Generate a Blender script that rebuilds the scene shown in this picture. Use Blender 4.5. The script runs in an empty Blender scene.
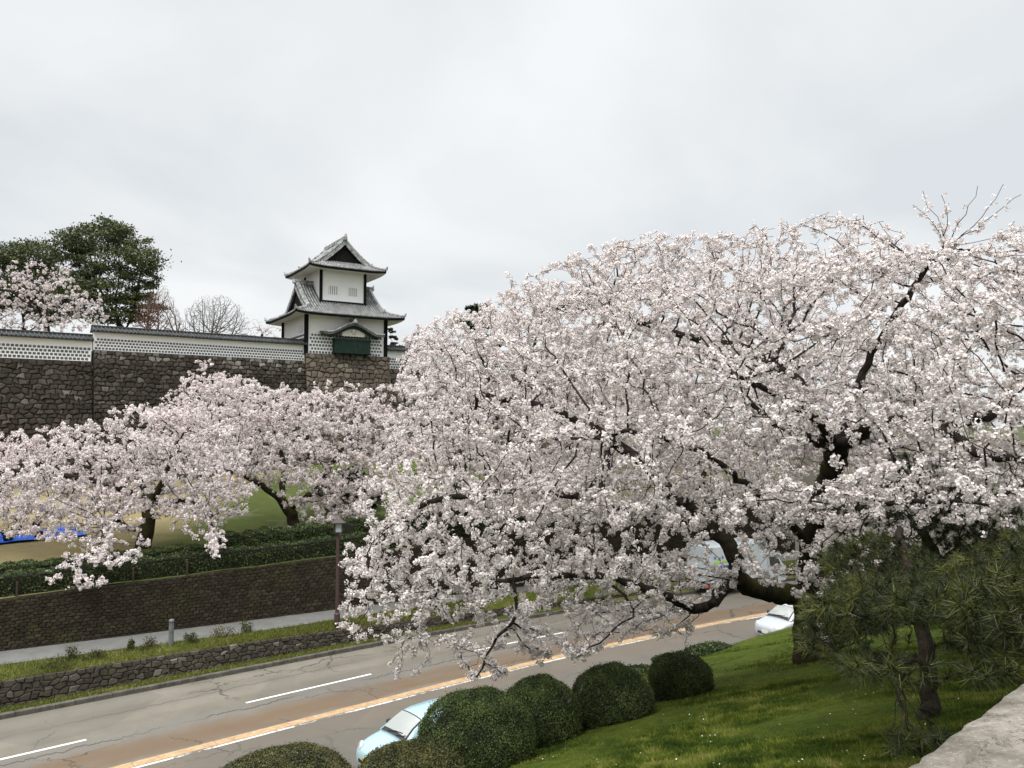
import bpy, math, random
import numpy as np
from mathutils import Vector, Matrix, kdtree

# ------------------------------------------------------------------ camera, sky, sun, exposure
R = math.radians
sc = bpy.context.scene
COL = sc.collection
CAMZ = 10.0
FPX = 769.0
PITCH = math.atan((424 - 384) / FPX)
cam = bpy.data.cameras.new("camera"); camo = bpy.data.objects.new("camera", cam); COL.objects.link(camo)
camo.location = (0, 0, CAMZ); camo.rotation_euler = (math.pi / 2 + PITCH, 0, 0)
cam.sensor_width = 36; cam.lens = FPX / 1024 * 36; cam.clip_start = 0.05; cam.clip_end = 6000
sc.camera = camo

SUN_EL, SUN_AZ = 52.0, 205.0          # azimuth clockwise from +Y: behind the camera, a little to the left
world = bpy.data.worlds.new("World"); sc.world = world; world.use_nodes = True
wn = world.node_tree; wn.nodes.clear()
def wnode(t, **k):
    n = wn.nodes.new(t)
    for a, b in k.items(): setattr(n, a, b)
    return n
def wmath(op, a, b=None, c=None, clamp=False):
    n = wnode('ShaderNodeMath', operation=op); n.use_clamp = clamp
    for i, v in enumerate((a, b, c)):
        if v is None: continue
        if isinstance(v, (int, float)): n.inputs[i].default_value = v
        else: wn.links.new(v, n.inputs[i])
    return n.outputs[0]
sky = wnode('ShaderNodeTexSky', sky_type='NISHITA', sun_disc=False)
sky.sun_elevation = R(SUN_EL); sky.sun_rotation = R(SUN_AZ); sky.air_density = 1.0; sky.dust_density = 3.0
geo = wnode('ShaderNodeNewGeometry')
nrm = wnode('ShaderNodeVectorMath', operation='SCALE'); nrm.inputs['Scale'].default_value = -1
wn.links.new(geo.outputs['Incoming'], nrm.inputs[0])
sep = wnode('ShaderNodeSeparateXYZ'); wn.links.new(nrm.outputs[0], sep.inputs[0])
zc = wmath('MAXIMUM', sep.outputs[2], 0.0)
den = wmath('ADD', zc, 0.22)
comb = wnode('ShaderNodeCombineXYZ')
wn.links.new(wmath('DIVIDE', sep.outputs[0], den), comb.inputs[0]); wn.links.new(wmath('DIVIDE', sep.outputs[1], den), comb.inputs[1])
cn = wnode('ShaderNodeTexNoise'); cn.inputs['Scale'].default_value = 0.95; cn.inputs['Detail'].default_value = 6; cn.inputs['Roughness'].default_value = 0.48; cn.inputs['Distortion'].default_value = 0.35
wn.links.new(comb.outputs[0], cn.inputs['Vector'])
ramp = wnode('ShaderNodeValToRGB'); wn.links.new(cn.outputs['Fac'], ramp.inputs[0])
ramp.color_ramp.elements[0].position = 0.36; ramp.color_ramp.elements[0].color = (5.85, 6.12, 6.35, 1)
ramp.color_ramp.elements[1].position = 0.60; ramp.color_ramp.elements[1].color = (7.45, 7.6, 7.62, 1)
zb = wnode('ShaderNodeMapRange', interpolation_type='SMOOTHSTEP'); wn.links.new(zc, zb.inputs['Value'])
zb.inputs['From Min'].default_value = 0.52; zb.inputs['From Max'].default_value = 0.95
zb.inputs['To Min'].default_value = 1.0; zb.inputs['To Max'].default_value = 4.4
cb = wnode('ShaderNodeVectorMath', operation='SCALE'); wn.links.new(ramp.outputs[0], cb.inputs[0]); wn.links.new(zb.outputs[0], cb.inputs['Scale'])
mx = wnode('ShaderNodeMix', data_type='RGBA'); mx.inputs[0].default_value = 0.93
wn.links.new(sky.outputs[0], mx.inputs[6]); wn.links.new(cb.outputs[0], mx.inputs[7])
bg = wnode('ShaderNodeBackground'); bg.inputs['Strength'].default_value = 0.1
wn.links.new(mx.outputs[2], bg.inputs['Color'])
wo = wnode('ShaderNodeOutputWorld'); wn.links.new(bg.outputs[0], wo.inputs['Surface'])

sl = bpy.data.lights.new("sun", 'SUN'); sl.energy = 1.5; sl.angle = R(18); sl.color = (1.0, 0.965, 0.91)
so = bpy.data.objects.new("sun", sl); COL.objects.link(so)
sd = Vector((math.sin(R(SUN_AZ)) * math.cos(R(SUN_EL)), math.cos(R(SUN_AZ)) * math.cos(R(SUN_EL)), math.sin(R(SUN_EL))))
so.rotation_euler = sd.to_track_quat('Z', 'Y').to_euler(); so.location = (0, -20, 60)
sc.view_settings.view_transform = 'Standard'; sc.view_settings.look = 'None'
sc.view_settings.exposure = 0.38; sc.view_settings.gamma = 1.0; sc.view_settings.use_curve_mapping = False
sc.cycles.max_bounces = 6; sc.cycles.diffuse_bounces = 2; sc.cycles.glossy_bounces = 3
sc.cycles.transmission_bounces = 3; sc.cycles.transparent_max_bounces = 4
sc.cycles.use_denoising = True; sc.cycles.denoiser = 'OPENIMAGEDENOISE'; sc.cycles.denoising_input_passes = 'RGB_ALBEDO_NORMAL'; sc.cycles.denoising_prefilter = 'ACCURATE'
sc.cycles.use_adaptive_sampling = False
sc.render.use_persistent_data = False

rng = np.random.default_rng(7)
random.seed(7)

# ------------------------------------------------------------------ geometry of the view: where a sight line meets the place
cP, sP = math.cos(PITCH), math.sin(PITCH)
def ray(px, py):
    u = (px - 512) / FPX; w = (384 - py) / FPX
    return u, cP - w * sP, sP + w * cP
def P(px, py, Y):
    a, b, c = ray(px, py); t = Y / b
    return np.array((a * t, Y, CAMZ + c * t))
def G(px, py, z):
    a, b, c = ray(px, py); t = (z - CAMZ) / c
    return np.array((a * t, b * t, z))
RA = R(50.8)
RV = np.array((math.sin(RA), math.cos(RA))); RN = np.array((-math.cos(RA), math.sin(RA)))
def SD(s, d): return RV * s + RN * d
def centre(s):
    q = max(0.0, s - 16); q0 = min(q, 36)
    return 25 - 0.0038 * q0 * q0 - 0.0076 * 36 * max(0, q - 36)
def sd_of(p): return float(p[0] * RV[0] + p[1] * RV[1]), float(p[0] * RN[0] + p[1] * RN[1])
def kerb_d(s): return centre(s) + 7.0 - 0.03 * min(max(s, -20), 40) - .35
def low_d(s): return kerb_d(s) + 0.75
def low_z(s): return float(np.interp(s, [-40, 3, 12, 18, 34], [1.3, 1.06, .93, .72, .3]))
def walk_z(s): return float(np.interp(s, [-40, 3, 12, 18, 40], [1.25, 1.15, 1.1, 1.08, .95]))
def wall_d(s): return max(36.75 - 0.135 * s, kerb_d(s) + 2.6)
def wall_z(s): return 2.98 + 0.035 * min(max(s, -30), 45)
def sst(x): x = min(max(x, 0.), 1.); return x * x * (3 - 2 * x)
def bank_z(d, s=30.): return CAMZ - 3.7 - 0.35 * (d - 4.3) - .6 * sst((d - 12) / 6) * (1 - sst((s - 14.5) / 7))

# ------------------------------------------------------------------ mesh helpers
def link(o, parent=None):
    COL.objects.link(o)
    if parent is not None: o.parent = parent
    return o
def tag(o, label=None, cat=None, group=None, kind=None):
    if label: o['label'] = label
    if cat: o['category'] = cat
    if group: o['group'] = group
    if kind: o['kind'] = kind
    return o
def empty(name, loc, rz=0, label=None, cat=None, group=None):
    o = bpy.data.objects.new(name, None); o.empty_display_size = .3
    o.location = loc; o.rotation_euler = (0, 0, rz)
    link(o); return tag(o, label, cat, group)

class MB:
    def __init__(s): s.v = []; s.f = []; s.mi = []; s.uv = None
    def add(s, verts, faces, m=0):
        o = len(s.v); s.v.extend([tuple(map(float, p)) for p in verts])
        for f in faces: s.f.append(tuple(i + o for i in f)); s.mi.append(m)
    def box(s, a, b, m=0, M=None, tp=0.0):
        x0, y0, z0 = a; x1, y1, z1 = b; t = tp
        v = [(x0, y0, z0), (x1, y0, z0), (x1, y1, z0), (x0, y1, z0), (x0 + t, y0 + t, z1), (x1 - t, y0 + t, z1), (x1 - t, y1 - t, z1), (x0 + t, y1 - t, z1)]
        if M is not None: v = [M @ Vector(p) for p in v]
        s.add(v, [(3, 2, 1, 0), (4, 5, 6, 7), (0, 1, 5, 4), (1, 2, 6, 5), (2, 3, 7, 6), (3, 0, 4, 7)], m)
    def bbox(s, a, b, r=.02, m=0, M=None):
        # box with chamfered edges
        x0, y0, z0 = a; x1, y1, z1 = b
        rings = []
        for z, i in ((z0, r), (z0 + r, 0), (z1 - r, 0), (z1, r)):
            xa, xb, ya, yb = x0 + i, x1 - i, y0 + i, y1 - i
            c = r
            rings.append([(xa + c, ya, z), (xb - c, ya, z), (xb, ya + c, z), (xb, yb - c, z), (xb - c, yb, z), (xa + c, yb, z), (xa, yb - c, z), (xa, ya + c, z)])
        v = [p for q in rings for p in q]
        if M is not None: v = [M @ Vector(p) for p in v]
        f = []
        for k in range(3):
            for j in range(8):
                f.append((k * 8 + j, k * 8 + (j + 1) % 8, k * 8 + 8 + (j + 1) % 8, k * 8 + 8 + j))
        f.append(tuple(range(7, -1, -1))); f.append(tuple(range(24, 32)))
        s.add(v, f, m)
    def tube(s, pts, rad, n=8, m=0, cap=True):
        pts = [Vector(p) for p in pts]
        if not hasattr(rad, '__len__'): rad = [rad] * len(pts)
        rings = []
        for i, p in enumerate(pts):
            t = (pts[min(i + 1, len(pts) - 1)] - pts[max(i - 1, 0)]).normalized()
            ref = Vector((0, 0, 1)) if abs(t.z) < .9 else Vector((1, 0, 0))
            a = t.cross(ref).normalized(); b = t.cross(a)
            rings.append([p + (a * math.cos(2 * math.pi * k / n) + b * math.sin(2 * math.pi * k / n)) * rad[i] for k in range(n)])
        v = [q for r_ in rings for q in r_]; f = []
        for i in range(len(pts) - 1):
            for k in range(n):
                f.append((i * n + k, i * n + (k + 1) % n, (i + 1) * n + (k + 1) % n, (i + 1) * n + k))
        if cap: f.append(tuple(range(n - 1, -1, -1))); f.append(tuple((len(pts) - 1) * n + k for k in range(n)))
        s.add(v, f, m)
    def lathe(s, prof, c=(0, 0, 0), n=16, m=0):
        v = []; f = []
        for r_, z in prof:
            for k in range(n):
                a = 2 * math.pi * k / n; v.append((c[0] + r_ * math.cos(a), c[1] + r_ * math.sin(a), c[2] + z))
        for i in range(len(prof) - 1):
            for k in range(n): f.append((i * n + k, i * n + (k + 1) % n, (i + 1) * n + (k + 1) % n, (i + 1) * n + k))
        f.append(tuple(range(n - 1, -1, -1))); f.append(tuple((len(prof) - 1) * n + k for k in range(n)))
        s.add(v, f, m)
    def grid(s, pts, m=0, flip=False):
        nu = len(pts); nv = len(pts[0]); v = [p for r_ in pts for p in r_]; f = []
        for i in range(nu - 1):
            for j in range(nv - 1):
                q = (i * nv + j, (i + 1) * nv + j, (i + 1) * nv + j + 1, i * nv + j + 1)
                f.append(q[::-1] if flip else q)
        s.add(v, f, m)
    def build(s, name, mats, parent=None, smooth=False, loc=None, uv=None, col=None):
        me = bpy.data.meshes.new(name); me.from_pydata(s.v, [], s.f)
        mats = mats if isinstance(mats, (list, tuple)) else [mats]
        for m in mats: me.materials.append(m)
        if any(s.mi): me.polygons.foreach_set('material_index', s.mi)
        if smooth: me.polygons.foreach_set('use_smooth', [True] * len(s.f))
        if uv is not None:
            l = me.uv_layers.new(name='UVMap'); idx = np.empty(len(me.loops), np.int32); me.loops.foreach_get('vertex_index', idx)
            l.data.foreach_set('uv', np.asarray(uv, np.float32)[idx].ravel())
        if col is not None:
            a = me.color_attributes.new('Col', 'FLOAT_COLOR', 'POINT'); c = np.ones((len(s.v), 4), np.float32); c[:, :3] = col
            a.data.foreach_set('color', c.ravel())
        me.update()
        o = bpy.data.objects.new(name, me)
        if loc is not None: o.location = loc
        return link(o, parent)

def raw_mesh(name, V, F, mat, parent=None, col=None, smooth=False):
    """V (n,3), F (m,k) all faces with the same number of corners."""
    me = bpy.data.meshes.new(name); V = np.ascontiguousarray(V, np.float32); F = np.ascontiguousarray(F, np.int32)
    k = F.shape[1]
    me.vertices.add(len(V)); me.vertices.foreach_set('co', V.ravel())
    me.loops.add(F.size); me.loops.foreach_set('vertex_index', F.ravel())
    me.polygons.add(len(F)); me.polygons.foreach_set('loop_start', np.arange(0, F.size, k, dtype=np.int32))
    me.polygons.foreach_set('loop_total', np.full(len(F), k, np.int32))
    if smooth: me.polygons.foreach_set('use_smooth', np.ones(len(F), bool))
    me.materials.append(mat)
    me.update(calc_edges=True)
    if col is not None:
        a = me.color_attributes.new('Col', 'FLOAT_COLOR', 'POINT')
        c = np.ones((len(V), 4), np.float32); c[:, :3] = col if col.ndim == 2 else col[:, None]
        a.data.foreach_set('color', c.ravel())
    o = bpy.data.objects.new(name, me)
    return link(o, parent)

# ------------------------------------------------------------------ materials
class NT:
    def __init__(s, name):
        s.m = bpy.data.materials.new(name); s.m.use_nodes = True; s.t = s.m.node_tree; s.t.nodes.clear()
        s.out = s.n('ShaderNodeOutputMaterial'); s.b = s.n('ShaderNodeBsdfPrincipled'); s.l(s.b.outputs[0], s.out.inputs[0])
    def n(s, t, **k):
        x = s.t.nodes.new(t)
        for a, b in k.items(): setattr(x, a, b)
        return x
    def l(s, a, b): s.t.links.new(a, b)
    def set(s, inp, v):
        if isinstance(v, bpy.types.NodeSocket): s.l(v, inp)
        elif isinstance(v, (tuple, list)) and len(v) == 3 and inp.type == 'RGBA': inp.default_value = (*v, 1)
        else: inp.default_value = v
    def math(s, op, a, b=None, clamp=False):
        x = s.n('ShaderNodeMath', operation=op); x.use_clamp = clamp; s.set(x.inputs[0], a)
        if b is not None: s.set(x.inputs[1], b)
        return x.outputs[0]
    def mix(s, f, a, b, blend='MIX'):
        x = s.n('ShaderNodeMix', data_type='RGBA', blend_type=blend); s.set(x.inputs[0], f); s.set(x.inputs[6], a); s.set(x.inputs[7], b); return x.outputs[2]
    def noise(s, scale, detail=4, rough=.55, vec=None, dist=0, out='Fac'):
        x = s.n('ShaderNodeTexNoise'); x.inputs['Scale'].default_value = scale; x.inputs['Detail'].default_value = detail
        x.inputs['Roughness'].default_value = rough; x.inputs['Distortion'].default_value = dist
        s.l(vec if vec is not None else s.pos(), x.inputs['Vector']); return x.outputs[out]
    def pos(s):
        if not hasattr(s, '_p'): s._p = s.n('ShaderNodeNewGeometry').outputs['Position']
        return s._p
    def rng(s, v, a, b, c=0., d=1., smooth=False):
        x = s.n('ShaderNodeMapRange'); x.clamp = True
        if smooth: x.interpolation_type = 'SMOOTHSTEP'
        s.set(x.inputs['Value'], v); x.inputs['From Min'].default_value = a; x.inputs['From Max'].default_value = b
        x.inputs['To Min'].default_value = c; x.inputs['To Max'].default_value = d; return x.outputs[0]
    def ramp(s, v, stops):
        x = s.n('ShaderNodeValToRGB'); s.l(v, x.inputs[0]); e = x.color_ramp.elements
        while len(e) < len(stops): e.new(.5)
        for q, (p_, c) in zip(e, stops): q.position = p_; q.color = (*c, 1)
        return x.outputs[0]
    def uv(s): return s.n('ShaderNodeUVMap').outputs[0]
    def xyz(s, v):
        x = s.n('ShaderNodeSeparateXYZ'); s.l(v, x.inputs[0]); return x.outputs
    def vec(s, x, y, z=0.):
        c = s.n('ShaderNodeCombineXYZ'); s.set(c.inputs[0], x); s.set(c.inputs[1], y); s.set(c.inputs[2], z); return c.outputs[0]
    def attr(s, name='Col'):
        x = s.n('ShaderNodeAttribute'); x.attribute_name = name; return x.outputs
    def bump(s, h, strength=.5, dist=.02):
        x = s.n('ShaderNodeBump'); x.inputs['Strength'].default_value = strength; x.inputs['Distance'].default_value = dist
        s.l(h, x.inputs['Height']); s.l(x.outputs[0], s.b.inputs['Normal'])
    def done(s, col=None, rough=.8, metal=0., spec=None):
        if col is not None: s.set(s.b.inputs['Base Color'], col)
        s.set(s.b.inputs['Roughness'], rough); s.set(s.b.inputs['Metallic'], metal)
        if spec is not None: s.b.inputs['Specular IOR Level'].default_value = spec
        return s.m

def noisy(name, c1, c2, scale=4, rough=.8, detail=5, bump=0, bscale=None, metal=0, spec=.3):
    t = NT(name); f = t.noise(scale, detail, .6)
    col = t.ramp(f, [(.3, c1), (.7, c2)])
    if bump: t.bump(t.noise(bscale or scale * 4, 5, .65), .6, bump)
    return t.done(col, rough, metal, spec)

def leafmat(name, stops, trans=.25, rough=.6, spec=.25, big=.0, bigscale=.5):
    """foliage: colour from the per-leaf random value in Col; some light passes through"""
    t = NT(name); a = t.attr()
    col = t.ramp(t.xyz(a['Color'])[0], stops)
    if big: col = t.mix(t.math('MULTIPLY', t.noise(bigscale, 2), big), col, stops[-1][1])
    t.done(col, rough, 0, spec)
    tr = t.n('ShaderNodeBsdfTranslucent'); t.l(col, tr.inputs[0])
    mx = t.n('ShaderNodeMixShader'); mx.inputs[0].default_value = trans
    t.l(t.b.outputs[0], mx.inputs[1]); t.l(tr.outputs[0], mx.inputs[2]); t.l(mx.outputs[0], t.out.inputs[0])
    return t.m

M = {}
# petals: pink towards the throat, nearly white at the rim (Col.r), pinker or whiter from cluster to cluster (Col.g)
t = NT('petal'); a = t.xyz(t.attr()['Color'])
rim = t.mix(a[1], (.88, .795, .785), (.90, .855, .835)); col = t.mix(a[0], (.52, .36, .34), rim)
t.done(col, .7, 0, .15); tr = t.n('ShaderNodeBsdfTranslucent'); t.l(col, tr.inputs[0])
mxs = t.n('ShaderNodeMixShader'); mxs.inputs[0].default_value = .20
t.l(t.b.outputs[0], mxs.inputs[1]); t.l(tr.outputs[0], mxs.inputs[2]); t.l(mxs.outputs[0], t.out.inputs[0]); M['petal'] = t.m
# bark, with moss on the upper side of old limbs
t = NT('bark'); nz = t.xyz(t.n('ShaderNodeNewGeometry').outputs['Normal'])[2]
f = t.noise(9, 6, .65); c = t.ramp(f, [(.3, (.012, .010, .009)), (.7, (.055, .043, .036))])
ms = t.math('MULTIPLY', t.rng(nz, -.5, .35), t.rng(t.noise(1.7, 4), .34, .5))
ms = t.math('MULTIPLY', ms, t.attr()['Fac'])
c = t.mix(ms, c, t.mix(t.noise(14, 4, .7), (.028, .027, .007), (.095, .086, .019))); t.bump(t.noise(22, 5, .7), .8, .03); M['bark'] = t.done(c, .95, 0, .1)
M['pine_bark'] = noisy('pine_bark', (.012, .010, .008), (.06, .045, .032), 14, .95, 6, .03, 26)
M['grey_twig'] = noisy('grey_twig', (.10, .09, .085), (.19, .17, .16), 6, .9)
M['red_twig'] = noisy('red_twig', (.10, .055, .045), (.20, .11, .09), 6, .9)
M['box_leaf'] = leafmat('box_leaf', [(0, (.012, .020, .006)), (.5, (.046, .074, .016)), (1, (.125, .155, .042))], .18, .5, .3)
M['box_leaf_brown'] = leafmat('box_leaf_brown', [(0, (.016, .020, .007)), (.5, (.074, .078, .022)), (1, (.17, .15, .058))], .18, .5, .3)
M['hedge_leaf'] = leafmat('hedge_leaf', [(0, (.016, .030, .008)), (.6, (.055, .082, .020)), (1, (.12, .145, .04))], .2, .55, .3)
M['camphor_leaf'] = leafmat('camphor_leaf', [(0, (.020, .030, .011)), (.55, (.070, .088, .028)), (1, (.17, .18, .06))], .2, .5, .4)
M['dark_leaf'] = leafmat('dark_leaf', [(0, (.008, .015, .006)), (1, (.03, .048, .016))], .15, .5, .3)
M['needle'] = leafmat('needle', [(0, (.010, .015, .004)), (.5, (.036, .047, .011)), (1, (.155, .16, .034))], .2, .5, .3)
M['dark_needle'] = leafmat('dark_needle', [(0, (.008, .012, .004)), (.6, (.024, .032, .010)), (1, (.065, .07, .02))], .15, .5, .3)
M['weed_leaf'] = leafmat('weed_leaf', [(0, (.03, .04, .012)), (.6, (.07, .085, .025)), (1, (.13, .11, .05))], .3, .7, .2)
M['grass_blade'] = leafmat('grass_blade', [(0, (.030, .056, .008)), (.45, (.088, .126, .016)), (.8, (.18, .21, .03)), (1, (.26, .25, .075))], .35, .7, .15)
M['dry_blade'] = leafmat('dry_blade', [(0, (.06, .09, .012)), (.45, (.14, .16, .032)), (1, (.36, .31, .13))], .35, .8, .1)

# asphalt: u = metres across from the road centre, v = metres along
t = NT('asphalt'); uv = t.uv(); x, y, _ = t.xyz(uv)
base = t.ramp(t.noise(.55, 6, .6, uv), [(.3, (.130, .113, .088)), (.7, (.195, .173, .138))])
fine = t.noise(45, 3, .7, uv); base = t.mix(t.rng(fine, .35, .75, 0, .55), base, (.10, .096, .088))
base = t.mix(t.rng(t.noise(70, 2, .5, t.vec(t.math('ADD', x, 9.), y)), .6, .8, 0, .5), base, (.33, .31, .265))
wob = t.math('MULTIPLY', t.math('SUBTRACT', t.noise(.35, 4, .6, uv), .5), 1.4)
xw = t.math('ADD', x, wob)
rust = t.math('MULTIPLY', t.rng(xw, .1, .5, 0, 1, True), t.rng(xw, 1.2, 2.5, 1, 0, True))
rust = t.math('MULTIPLY', rust, t.rng(t.noise(1.4, 4, .6, t.vec(x, t.math('MULTIPLY', y, .25))),   .25, .65, .5, .95))
base = t.mix(rust, base, (.135, .088, .052))
rn = t.math('MULTIPLY', t.rng(xw, -2.2, -1.0, 0, 1, True), t.rng(xw, -.6, 0, 1, 0, True))
near_dark = t.rng(x, -.35, -.1, .55, 0); base = t.mix(near_dark, base, (.105, .095, .083))
base = t.mix(t.math('MULTIPLY', rn, .3), base, (.17, .125, .085))
# tyre-polished lighter wheel tracks
trk = t.math('ABSOLUTE', t.math('SUBTRACT', t.math('ABSOLUTE', t.math('SUBTRACT', x, 4.9)), .8))
base = t.mix(t.rng(trk, .15, .6, .22, 0, True), base, (.255, .232, .190))
# patched strip beside the lane line
pt = t.math('MULTIPLY', t.rng(xw, 1.7, 1.9), t.rng(xw, 2.75, 2.9, 1, 0)); base = t.mix(t.math('MULTIPLY', pt, .45), base, (.15, .142, .13))
# cracks
dn = t.noise(1.1, 5, .7, uv, out='Color'); va = t.n('ShaderNodeVectorMath', operation='MULTIPLY_ADD'); t.l(dn, va.inputs[0]); va.inputs[1].default_value = (1.3, 1.3, 0); t.l(uv, va.inputs[2])
vo = t.n('ShaderNodeTexVoronoi', feature='DISTANCE_TO_EDGE'); vo.inputs['Scale'].default_value = .33; t.l(va.outputs[0], vo.inputs['Vector'])
ck = t.math('MULTIPLY', t.rng(vo.outputs[0], .004, .012, 1, 0), t.rng(t.noise(.22, 2, .5, uv), .46, .56))
lw = t.math('MULTIPLY', t.math('SUBTRACT', t.noise(.9, 6, .75, t.vec(y, 3.3)), .5), 1.3)
lc = t.rng(t.math('ABSOLUTE', t.math('SUBTRACT', x, t.math('ADD', lw, 2.35))), .02, .055, 1, 0)
lc = t.math('MULTIPLY', lc, t.rng(t.noise(.3, 2, .5, t.vec(y, 8.1)), .36, .46))
lw2 = t.math('MULTIPLY', t.math('SUBTRACT', t.noise(.6, 6, .75, t.vec(y, 13.3)), .5), 1.2)
lc2 = t.math('MULTIPLY', t.rng(t.math('ABSOLUTE', t.math('SUBTRACT', x, t.math('ADD', lw2, 4.7))), .012, .035, 1, 0), t.rng(t.noise(.25, 2, .5, t.vec(y, 18.1)), .45, .55))
ck = t.math('MAXIMUM', ck, t.math('MAXIMUM', lc, lc2))
base = t.mix(t.math('MULTIPLY', ck, .85), base, (.035, .033, .03))
base = t.mix(t.rng(t.noise(1.3, 7, .78, uv), .52, .68, 0, .4), base, (.12, .108, .09))
st = t.n('ShaderNodeTexVoronoi'); st.inputs['Scale'].default_value = .22; t.l(t.vec(t.math('MULTIPLY', x, 1.4), y), st.inputs['Vector'])
base = t.mix(t.math('MULTIPLY', t.rng(t.xyz(st.outputs['Color'])[0], .72, .74), .28), base, (.10, .093, .082))
t.bump(fine, .35, .006); M['asphalt'] = t.done(base, .85, 0, .3)

t = NT('rust_strip'); uv = t.uv(); x, y, _ = t.xyz(uv)
b0 = t.ramp(t.noise(2.2, 5, .65, uv), [(.3, (.31, .185, .09)), (.7, (.47, .32, .18))])
b0 = t.mix(t.rng(t.noise(7, 5, .75, uv), .48, .7, 0, .7), b0, (.55, .45, .33)); b0 = t.mix(t.rng(t.noise(16, 4, .75, uv), .58, .72, 0, .6), b0, (.20, .12, .06))
jt = t.math('ABSOLUTE', t.math('SUBTRACT', t.math('FRACT', t.math('DIVIDE', y, 2.4)), .5))
b0 = t.mix(t.rng(jt, .002, .007, .6, 0), b0, (.16, .09, .05)); M['rust_strip'] = t.done(b0, .85, 0, .2)
t = NT('white_paint'); w = t.noise(11, 6, .7); c = t.mix(t.rng(w, .56, .66), (.70, .69, .66), (.26, .25, .23)); M['white_paint'] = t.done(c, .7)
t = NT('worn_paint'); w = t.math('ADD', t.math('MULTIPLY', t.noise(5, 6, .75), .5), t.math('MULTIPLY', t.noise(.33, 3, .6), .5)); c = t.mix(t.rng(w, .47, .54), (.60, .59, .55), (.13, .12, .105)); M['worn_paint'] = t.done(c, .75)
M['kerb'] = noisy('kerb', (.05, .046, .038), (.13, .12, .10), 3.5, .9, 6, .01, 40)
t = NT('sidewalk'); c = t.ramp(t.noise(1.6, 6, .65), [(.3, (.098, .096, .09)), (.7, (.155, .152, .143))]); c = t.mix(t.rng(t.noise(38, 3, .7), .4, .7, 0, .4), c, (.17, .17, .16)); M['sidewalk'] = t.done(c, .9)

def grassmat(name, c1, c2, c3, sc1=.4, sc2=7, dry=None):
    t = NT(name); f = t.noise(sc1, 5, .6); c = t.ramp(f, [(.3, c1), (.5, c2), (.7, c3)])
    c = t.mix(t.rng(t.noise(sc2, 5, .7), .35, .7, 0, .75), c, tuple(k * .45 for k in c1))
    if dry:
        c = t.mix(t.rng(t.noise(sc1 * .45, 3, .55), *dry[1]), c, dry[0])
    t.bump(t.noise(sc2 * 3, 5, .7), 1.0, .06); return t.done(c, .95, 0, .1)
M['bank'] = grassmat('bank', (.045, .07, .009), (.085, .12, .014), (.13, .155, .022), .8, 6)
M['verge'] = grassmat('verge', (.06, .085, .016), (.12, .135, .028), (.26, .22, .09), .6, 8)
t = NT('lawn'); px_, py_, _ = t.xyz(t.pos())
dry = t.mix(t.noise(1.2, 5, .6), (.205, .165, .082), (.31, .255, .14)); grn = t.mix(t.noise(1.5, 5, .6), (.05, .072, .018), (.095, .12, .034)); grn = t.mix(t.rng(px_, -8., 2., 0, 1), grn, (.075, .068, .045))
k = t.rng(t.math('ADD', px_, t.math('MULTIPLY', t.noise(.12, 4), 14)), -14.5, -9.5, 0, 1, True)
c = t.mix(k, dry, grn); c = t.mix(t.rng(t.noise(.35, 4, .6), .58, .75, 0, .5), c, (.30, .27, .19)); c = t.mix(t.rng(t.noise(14, 4, .7), .4, .75, 0, .5), c, (.09, .085, .03)); M['lawn'] = t.done(c, .95, 0, .1)
M['ground'] = grassmat('ground', (.06, .07, .03), (.09, .10, .04), (.13, .12, .07), .05, 2)
M['soil'] = noisy('soil', (.05, .045, .03), (.12, .10, .07), 2, .95)

def stonemat(name, stops, moss=None, nscale=3.):
    t = NT(name); a = t.attr()['Fac']; c = t.ramp(a, stops)
    c = t.mix(t.rng(t.noise(nscale, 6, .7), .35, .75, 0, .65), c, tuple(k * .35 for k in stops[0][1]))
    c = t.mix(t.rng(t.noise(nscale * 4, 4, .7), .6, .78, 0, .45), c, tuple(min(1, k * 1.5) for k in stops[-1][1]))
    if moss: c = t.mix(t.rng(t.noise(.9, 5, .65), *moss[1]), c, moss[0])
    c = t.mix(t.rng(t.noise(nscale * .14, 4, .6), .35, .65, .0, .55), c, tuple(k * .55 for k in stops[1][1]))
    t.bump(t.noise(nscale * 5, 5, .7), .8, .04); return t.done(c, .92, 0, .2)
M['castle_stone'] = stonemat('castle_stone', [(0, (.030, .025, .021)), (.5, (.068, .057, .048)), (.85, (.125, .108, .092)), (1, (.29, .275, .245))], ((.05, .032, .024), (.5, .68, 0, .8)), .7)
M['tower_stone'] = stonemat('tower_stone', [(0, (.085, .070, .055)), (.5, (.165, .138, .108)), (1, (.29, .25, .20))], None, .9)
M['dark_stone'] = stonemat('dark_stone', [(0, (.028, .021, .013)), (.5, (.042, .033, .021)), (1, (.070, .056, .038))], ((.06, .065, .016), (.55, .72, 0, .8)), 1.6)
M['low_stone'] = stonemat('low_stone', [(0, (.052, .043, .033)), (.5, (.088, .074, .058)), (.9, (.15, .13, .105)), (1, (.34, .31, .27))], ((.075, .08, .022), (.58, .74, 0, .7)), 2.5)
M['joint'] = noisy('joint', (.014, .012, .009), (.034, .029, .02), 5, .95)
M['grey_wall'] = noisy('grey_wall', (.20, .19, .155), (.36, .345, .29), .6, .9, 6)
M['plaster'] = noisy('plaster', (.84, .835, .83), (.88, .875, .87), .5, .8, 5)
M['old_plaster'] = noisy('old_plaster', (.58, .57, .53), (.80, .79, .75), .7, .85, 6)
M['namako'] = noisy('namako', (.06, .065, .07), (.13, .135, .14), 1.5, .55, 4)
M['black_wood'] = noisy('black_wood', (.005, .0055, .006), (.012, .013, .014), 5, .9, spec=.08)
M['gable_wood'] = noisy('gable_wood', (.006, .006, .006), (.018, .017, .015), 5, .9, spec=.08)
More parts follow.
